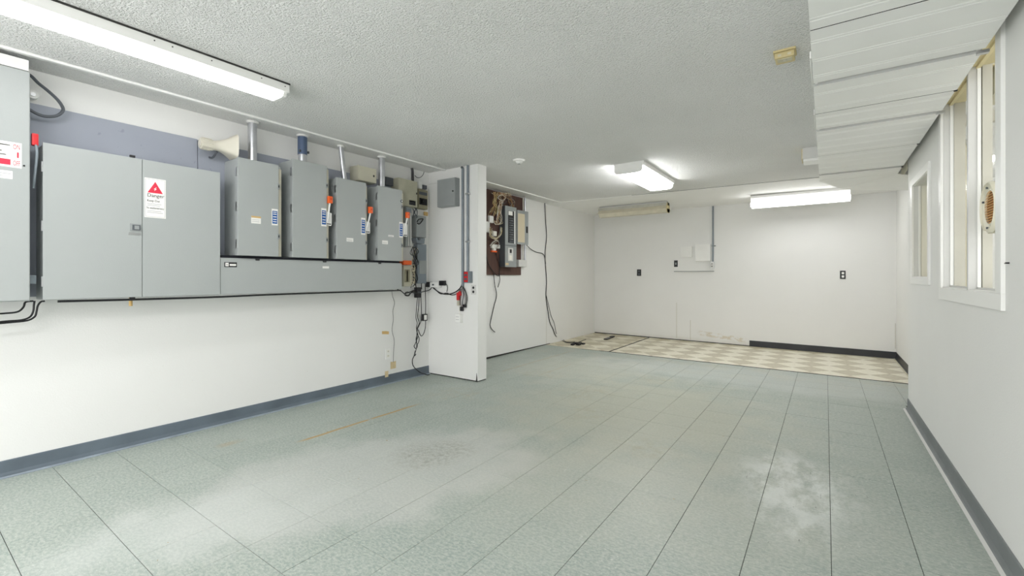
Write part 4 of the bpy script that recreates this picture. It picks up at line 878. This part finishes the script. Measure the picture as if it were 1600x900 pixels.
z_ = zz0+(zz1-zz0)*.45; box('door_latch', ff(b.y)-.004, ff(b.y)+.008, b.y-.055, b.y-.025, z_-.05, z_+.05, 'black', dr)
# conduit and box to its right
t = thing('conduit', 'slim galvanised conduit right of the open breaker panel', 'pipe', (Xa, 5.95, 1.4)); yc = yat(820.5, -3.96)
bm = bmesh.new(); cyl(bm, (-3.965, yc, PX(820, 410, -3.96).z), (-3.965, yc, 2.462), .018, n=14); obj('pipe', bm, 'galvanised', t, True)
bm = bmesh.new(); tube(bm, [(-3.965, yc-.06, PX(818, 408, -3.96).z), (-3.965, yc-.055, 1.6), (-3.965, yc-.05, 2.0), (-3.965, yc-.05, 2.462)], .008, 6); obj('bonding_wire', bm, 'cream_white', t, True)
wallbox('junction_box', 'galvanised box joining conduit and breaker panel at lower right', 'electrical box', 810.5, 823.5, 406, 417, -3.94, 'frame_paint')
# loose wiring
t = thing('loose_wiring', 'mass of yellow, cream and brown wires spilling from the ceiling beside the breaker panel', 'wiring', (Xa, 5.2, 2.46))
random.seed(11)
V = lambda u, v, X=-3.93: PX(u, v, X+random.uniform(-.035, .035))
sets = []; ru = random.uniform
for q in range(15): sets.append(([(774+ru(-4, 4), 300), (774+ru(-3, 3), 311), (773+ru(-4, 4), 318), (768+q*.8, 326+ru(-3, 3)), (763+q*1.2, 336+ru(-4, 4))], .0028, random.choice(['wire_yellow', 'wire_yellow', 'wire_cream', 'wire_copper'])))
for q in range(14): sets.append(([(782+ru(-6, 6), 301), (784+ru(-7, 7), 309), (788+ru(-9, 4), 315), (785-q*.5, 322), (784-q*.6+ru(-3, 3), 334+q)], .0028, random.choice(['wire_cream', 'wire_copper', 'cream_white', 'wire_grey'])))
for q in range(12): sets.append(([(790+ru(-6, 8), 303), (795+ru(-5, 5), 308), (798+ru(-4, 6), 314), (797+q*.6, 321), (796+q*.7, 326)], .0028, random.choice(['wire_cream', 'wire_grey', 'wire_copper'])))
for q in range(9): sets.append(([(776+ru(-5, 7), 330), (778+ru(-5, 7), 340), (784+ru(-6, 3), 348), (780+ru(-6, 3), 351), (774+ru(-4, 4), 345)], .0026, random.choice(['wire_cream', 'wire_copper', 'cream_white'])))
for q in range(9): sets.append(([(766+ru(-2, 4), 358+ru(-4, 4)), (767+ru(-3, 3), 368), (774+ru(-3, 3), 373+ru(-2, 2)), (781+ru(-2, 2), 367), (783+ru(-2, 2), 358+ru(-4, 3))], .0026, random.choice(['wire_cream', 'cream_white', 'wire_yellow'])))
for q in range(7): sets.append(([(765+q*.5, 384), (769+q, 377+ru(-2, 2)), (775+q*.6, 375+ru(-1, 2)), (780, 379+q), (777+ru(-3, 3), 388)], .0026, random.choice(['wire_cream', 'cream_white', 'wire_grey'])))
for q in range(9): sets.append(([(768+q*2.6, 300+ru(0, 3)), (774+q*2.6, 304+ru(-2, 2)), (780+q*2.4, 302+ru(-1, 2)), (786+q*1.6, 306)], .0045, random.choice(['wire_copper', 'wire_copper', 'tan_board'])))
for p, r, m_ in sets:
    bm = bmesh.new(); tube(bm, [V(*q) for q in p], r, 5, 4); obj('wire', bm, m_, t, True)
g = 'white junction covers'
for lab, u0, v0, u1, v1, mm in (('white box lid among the yellow wires, upper left of the board', 765, 337, 771.5, 348, 'white_plastic'), ('white plate touching the wing wall edge on the brown board', 759.5, 346, 765.5, 363, 'frame_paint'), ('small cream connector in the middle of the wire loops', 771, 361, 776.5, 369, 'cream_white'), ('white terminal block under the wire loops', 769, 382, 781.5, 388, 'white_plastic'), ('white plug just above the orange tag', 771, 387, 775.5, 391.5, 'white_plastic'), ('orange tag on the brown board below the wires', 769.3, 391.7, 777, 394.3, 'orange')):
    wallbox('wiring_cover', lab, 'wiring box', u0, u1, v0, v1, -3.965, mm, back=Xa, bevel=.002)
t = tag(cable('loose_cable', [PX(760, 398, -3.98), PX(762, 410, -3.98), PX(768, 421, -3.98), (PX(774, 428, -3.98)), PX(779, 431, -3.98), PX(780.5, 424, -3.98), PX(779.5, 410, -3.98), PX(775, 396, -3.98)], .006, 'black'), 'black cable drooping in a V below the orange tag', 'cable')
tag(cable('loose_cable', [PX(771.5, 428, -3.99), PX(773, 445, -3.995), PX(776, 461, XL+.01), PX(772, 478, XL+.01), PX(767, 500, XL+.01), PX(766, 509, XL+.01), PX(769, 515, XL+.012), PX(773.5, 519, XL+.02)], .0055, 'black'), 'long black cable end trailing below the brown board', 'cable')
tag(cable('loose_cable', [PX(780, 428, -3.99), PX(781, 438, -3.995), PX(778, 449, XL+.012)], .0055, 'black'), 'short black cable end below the brown board', 'cable')
# cable down the alcove wall
tag(cable('wall_cable', [PX(u, v, XL+.008) for u, v in ((850.5, 308), (851.5, 322), (852.5, 345), (854, 370), (852, 390), (852, 410), (854, 440), (853, 462), (856, 485), (859, 503), (864, 514), (868.5, 525))]+[PZ(876, 530.5, .012), PZ(884, 535, .008), PZ(897, 536, .008)], .007, 'black'), 'long black cable running down the alcove wall to the floor', 'cable')
tag(cable('wall_cable', [PX(823, 383, -3.93), PX(829, 389, -3.99), PX(838, 394, XL+.01), PX(847, 396, XL+.012), PX(851, 401, XL+.014), PX(852.5, 412, XL+.014)], .006, 'black'), 'black cable from the breaker door to the vertical cable', 'cable')
tag(cable('wall_cable', [PX(u, v, XL+.014) for u, v in ((853.5, 462), (857, 476), (861, 493), (866, 505), (869, 520))]+[PZ(873, 529, .01), PZ(878, 527.5, .02), PZ(884, 534, .01), PZ(898, 534, .008)], .005, 'black'), 'second black strand at the foot of the alcove wall', 'cable')
p = PZ(902, 538, .004); t = thing('cable_plugs', 'black plug cluster lying on the checkered floor near the alcove wall', 'plug', p)
for q, (dx, dy_, s_) in enumerate(((-.04, 0, .03), (.02, .05, .028), (.06, -.07, .032), (-.02, -.13, .026), (.09, .06, .022))):
    bm = bmesh.new(); B(bm, p.x+dx-s_, p.x+dx+s_, p.y+dy_-s_*1.4, p.y+dy_+s_*1.4, .004, .004+s_*1.1, .006); obj('plug', bm, 'black', t)
bm = bmesh.new(); tube(bm, [(p.x, p.y, .03), (p.x+.02, p.y+.15, .05), (p.x+.03, p.y+.28, .06)], .006); obj('stub', bm, 'black', t, True)
p = PZ(950, 529, .004); t = thing('wall_plug', 'black angled bracket lying on the checkered floor by the back wall', 'bracket', p)
a, b = PZ(946, 531, .004), PZ(958, 526.5, .004); d_ = Vector((b.x-a.x, b.y-a.y, 0)); s_ = Vector((-d_.y, d_.x, 0)).normalized()*.035
bm = bmesh.new(); prism(bm, [(a+s_)[:], (a-s_)[:], (a+d_*.62-s_)[:], (a+d_*.62+s_)[:]], (0, 0, .018)); obj('arm', bm, 'black', t)
bm = bmesh.new(); prism(bm, [(a+d_*.70+s_*.9)[:], (a+d_*.70-s_*.9)[:], (b-s_*.9)[:], (b+s_*.9)[:]], (0, 0, .025)); obj('foot', bm, 'black', t)

# ================================================================ BACK WALL
yb0 = yback(-2.0)
def backplate(name, label, cat, u0, v0, u1, v1, m, d, parts=(), base=None, bevel=.002):
    Y = yback(PY((u0+u1)/2, 400, 8.65).x)-(base or 0); a, b = PY(u0, v0, Y), PY(u1, v1, Y); back = .02 if base is None else 0
    t = thing(name, label, cat, ((a.x+b.x)/2, Y, b.z)); box('plate', a.x, b.x, Y-d, Y+back, b.z, a.z, m, t, bevel)
    for nm, q0, r0, q1, r1, mm, dd in parts:
        c0, c1 = PY(q0, r0, Y), PY(q1, r1, Y); box(nm, c0.x, c1.x, Y-d-dd, Y-d, c1.z, c0.z, mm, t)
    return t, Y-d
t, Yq = backplate('service_board', 'white painted plywood board with two raised covers on the back wall', 'board', 1053, 381, 1116.5, 424.5, 'back_wall', .035)
def raised(u0, v0, u1, v1, d, tilt=0):
    a, b = PY(u0, v0, Yq), PY(u1, v1, Yq); bm = bmesh.new(); B(bm, a.x, b.x, Yq-d, Yq, b.z, a.z, .004); obj('cover', bm, 'white_trim', t)
raised(1064.5, 386, 1082, 401.5, .045); raised(1087.5, 382.5, 1111, 408, .07)
box('lower_batten', PY(1053, 424, Yq).x, PY(1116, 424, Yq).x, Yq-.006, Yq, PY(1085, 424.6, Yq).z, PY(1085, 423.4, Yq).z, 'box_grey', t)
a, b = PY(1053.3, 407, Yq), PY(1059, 417, Yq); t2 = thing('light_switch', 'black switch on the left edge of the white service board', 'switch', (a.x, Yq, b.z)); box('cover_plate', a.x, b.x, Yq-.008, Yq, b.z, a.z, 'black', t2, .002); box('toggle', (a.x+b.x)/2-.008, (a.x+b.x)/2+.012, Yq-.02, Yq-.008, (a.z+b.z)/2-.02, (a.z+b.z)/2+.02, 'box_grey', t2, .003)
t2 = thing('conduit', 'thin dark conduit dropping down the back wall to the service board', 'pipe', (-1.66, Yq, 1.45)); p = PY(1114, 323, Yq-.015); q = PY(1114, 409, Yq-.015)
bm = bmesh.new(); cyl(bm, (p.x, Yq-.015, q.z), (p.x, Yq-.015, 2.463), .014, n=12); obj('pipe', bm, 'grey_pipe', t2, True); box('strap', p.x-.02, p.x+.045, Yq-.018, Yq, PY(1114, 385, Yq).z, PY(1114, 383.7, Yq).z, 'dark_grey', t2)
a, b = PY(1110, 409, Yq), PY(1116.5, 420, Yq); t2 = thing('handy_box', 'small steel outlet box at the end of the thin conduit', 'electrical box', (a.x, Yq, b.z))
box('body', a.x, b.x, Yq-.045, Yq, b.z, a.z, 'steel', t2, .005); box('cover_plate', a.x+.004, b.x-.004, Yq-.049, Yq-.045, b.z+.01, a.z-.01, 'frame_paint', t2, .002)
for f in (.35, .7): box('slot', (a.x+b.x)/2-.012, (a.x+b.x)/2+.012, Yq-.0495, Yq-.049, b.z+(a.z-b.z)*f-.006, b.z+(a.z-b.z)*f+.006, 'black', t2)
backplate('outlet', 'black outlet on the back wall left of the service board', 'outlet', 995.5, 421, 1001.8, 431, 'black', .008, [('receptacle', 997.3, 422.5, 1000, 425.3, 'dark_grey', .003), ('receptacle', 997.3, 427, 1000, 429.7, 'dark_grey', .003)])
backplate('outlet', 'black outlet with two white sockets on the right of the back wall', 'outlet', 1312.5, 423, 1321.3, 435.8, 'black', .008, [('receptacle', 1315, 425, 1319, 428.5, 'white_plastic', .003), ('receptacle', 1315, 430.3, 1319, 433.8, 'white_plastic', .003)])
# low patches near the right corner
a, b = PY(1396, 505, 8.53), PY(1399.3, 545, 8.53)
struct(box('trim_9', b.x-.006, b.x, yback(b.x)-.004, yback(b.x), b.z, a.z, 'beige_jamb'))
# nails and marks on the right wall
g = thing('wall_nail', 'black nail sticking out of the wall below the large window', 'nail', PX(1577, 411, XR)); p = PX(1577, 411, XR)
bm = bmesh.new(); cyl(bm, (XR-.012, p.y, p.z), (XR, p.y, p.z), .0035, n=6); obj('shaft', bm, 'black', g); bm = bmesh.new(); cyl(bm, (XR-.012, p.y-.012, p.z+.001), (XR-.010, p.y+.012, p.z-.001), .002, n=6); obj('head', bm, 'black', g)
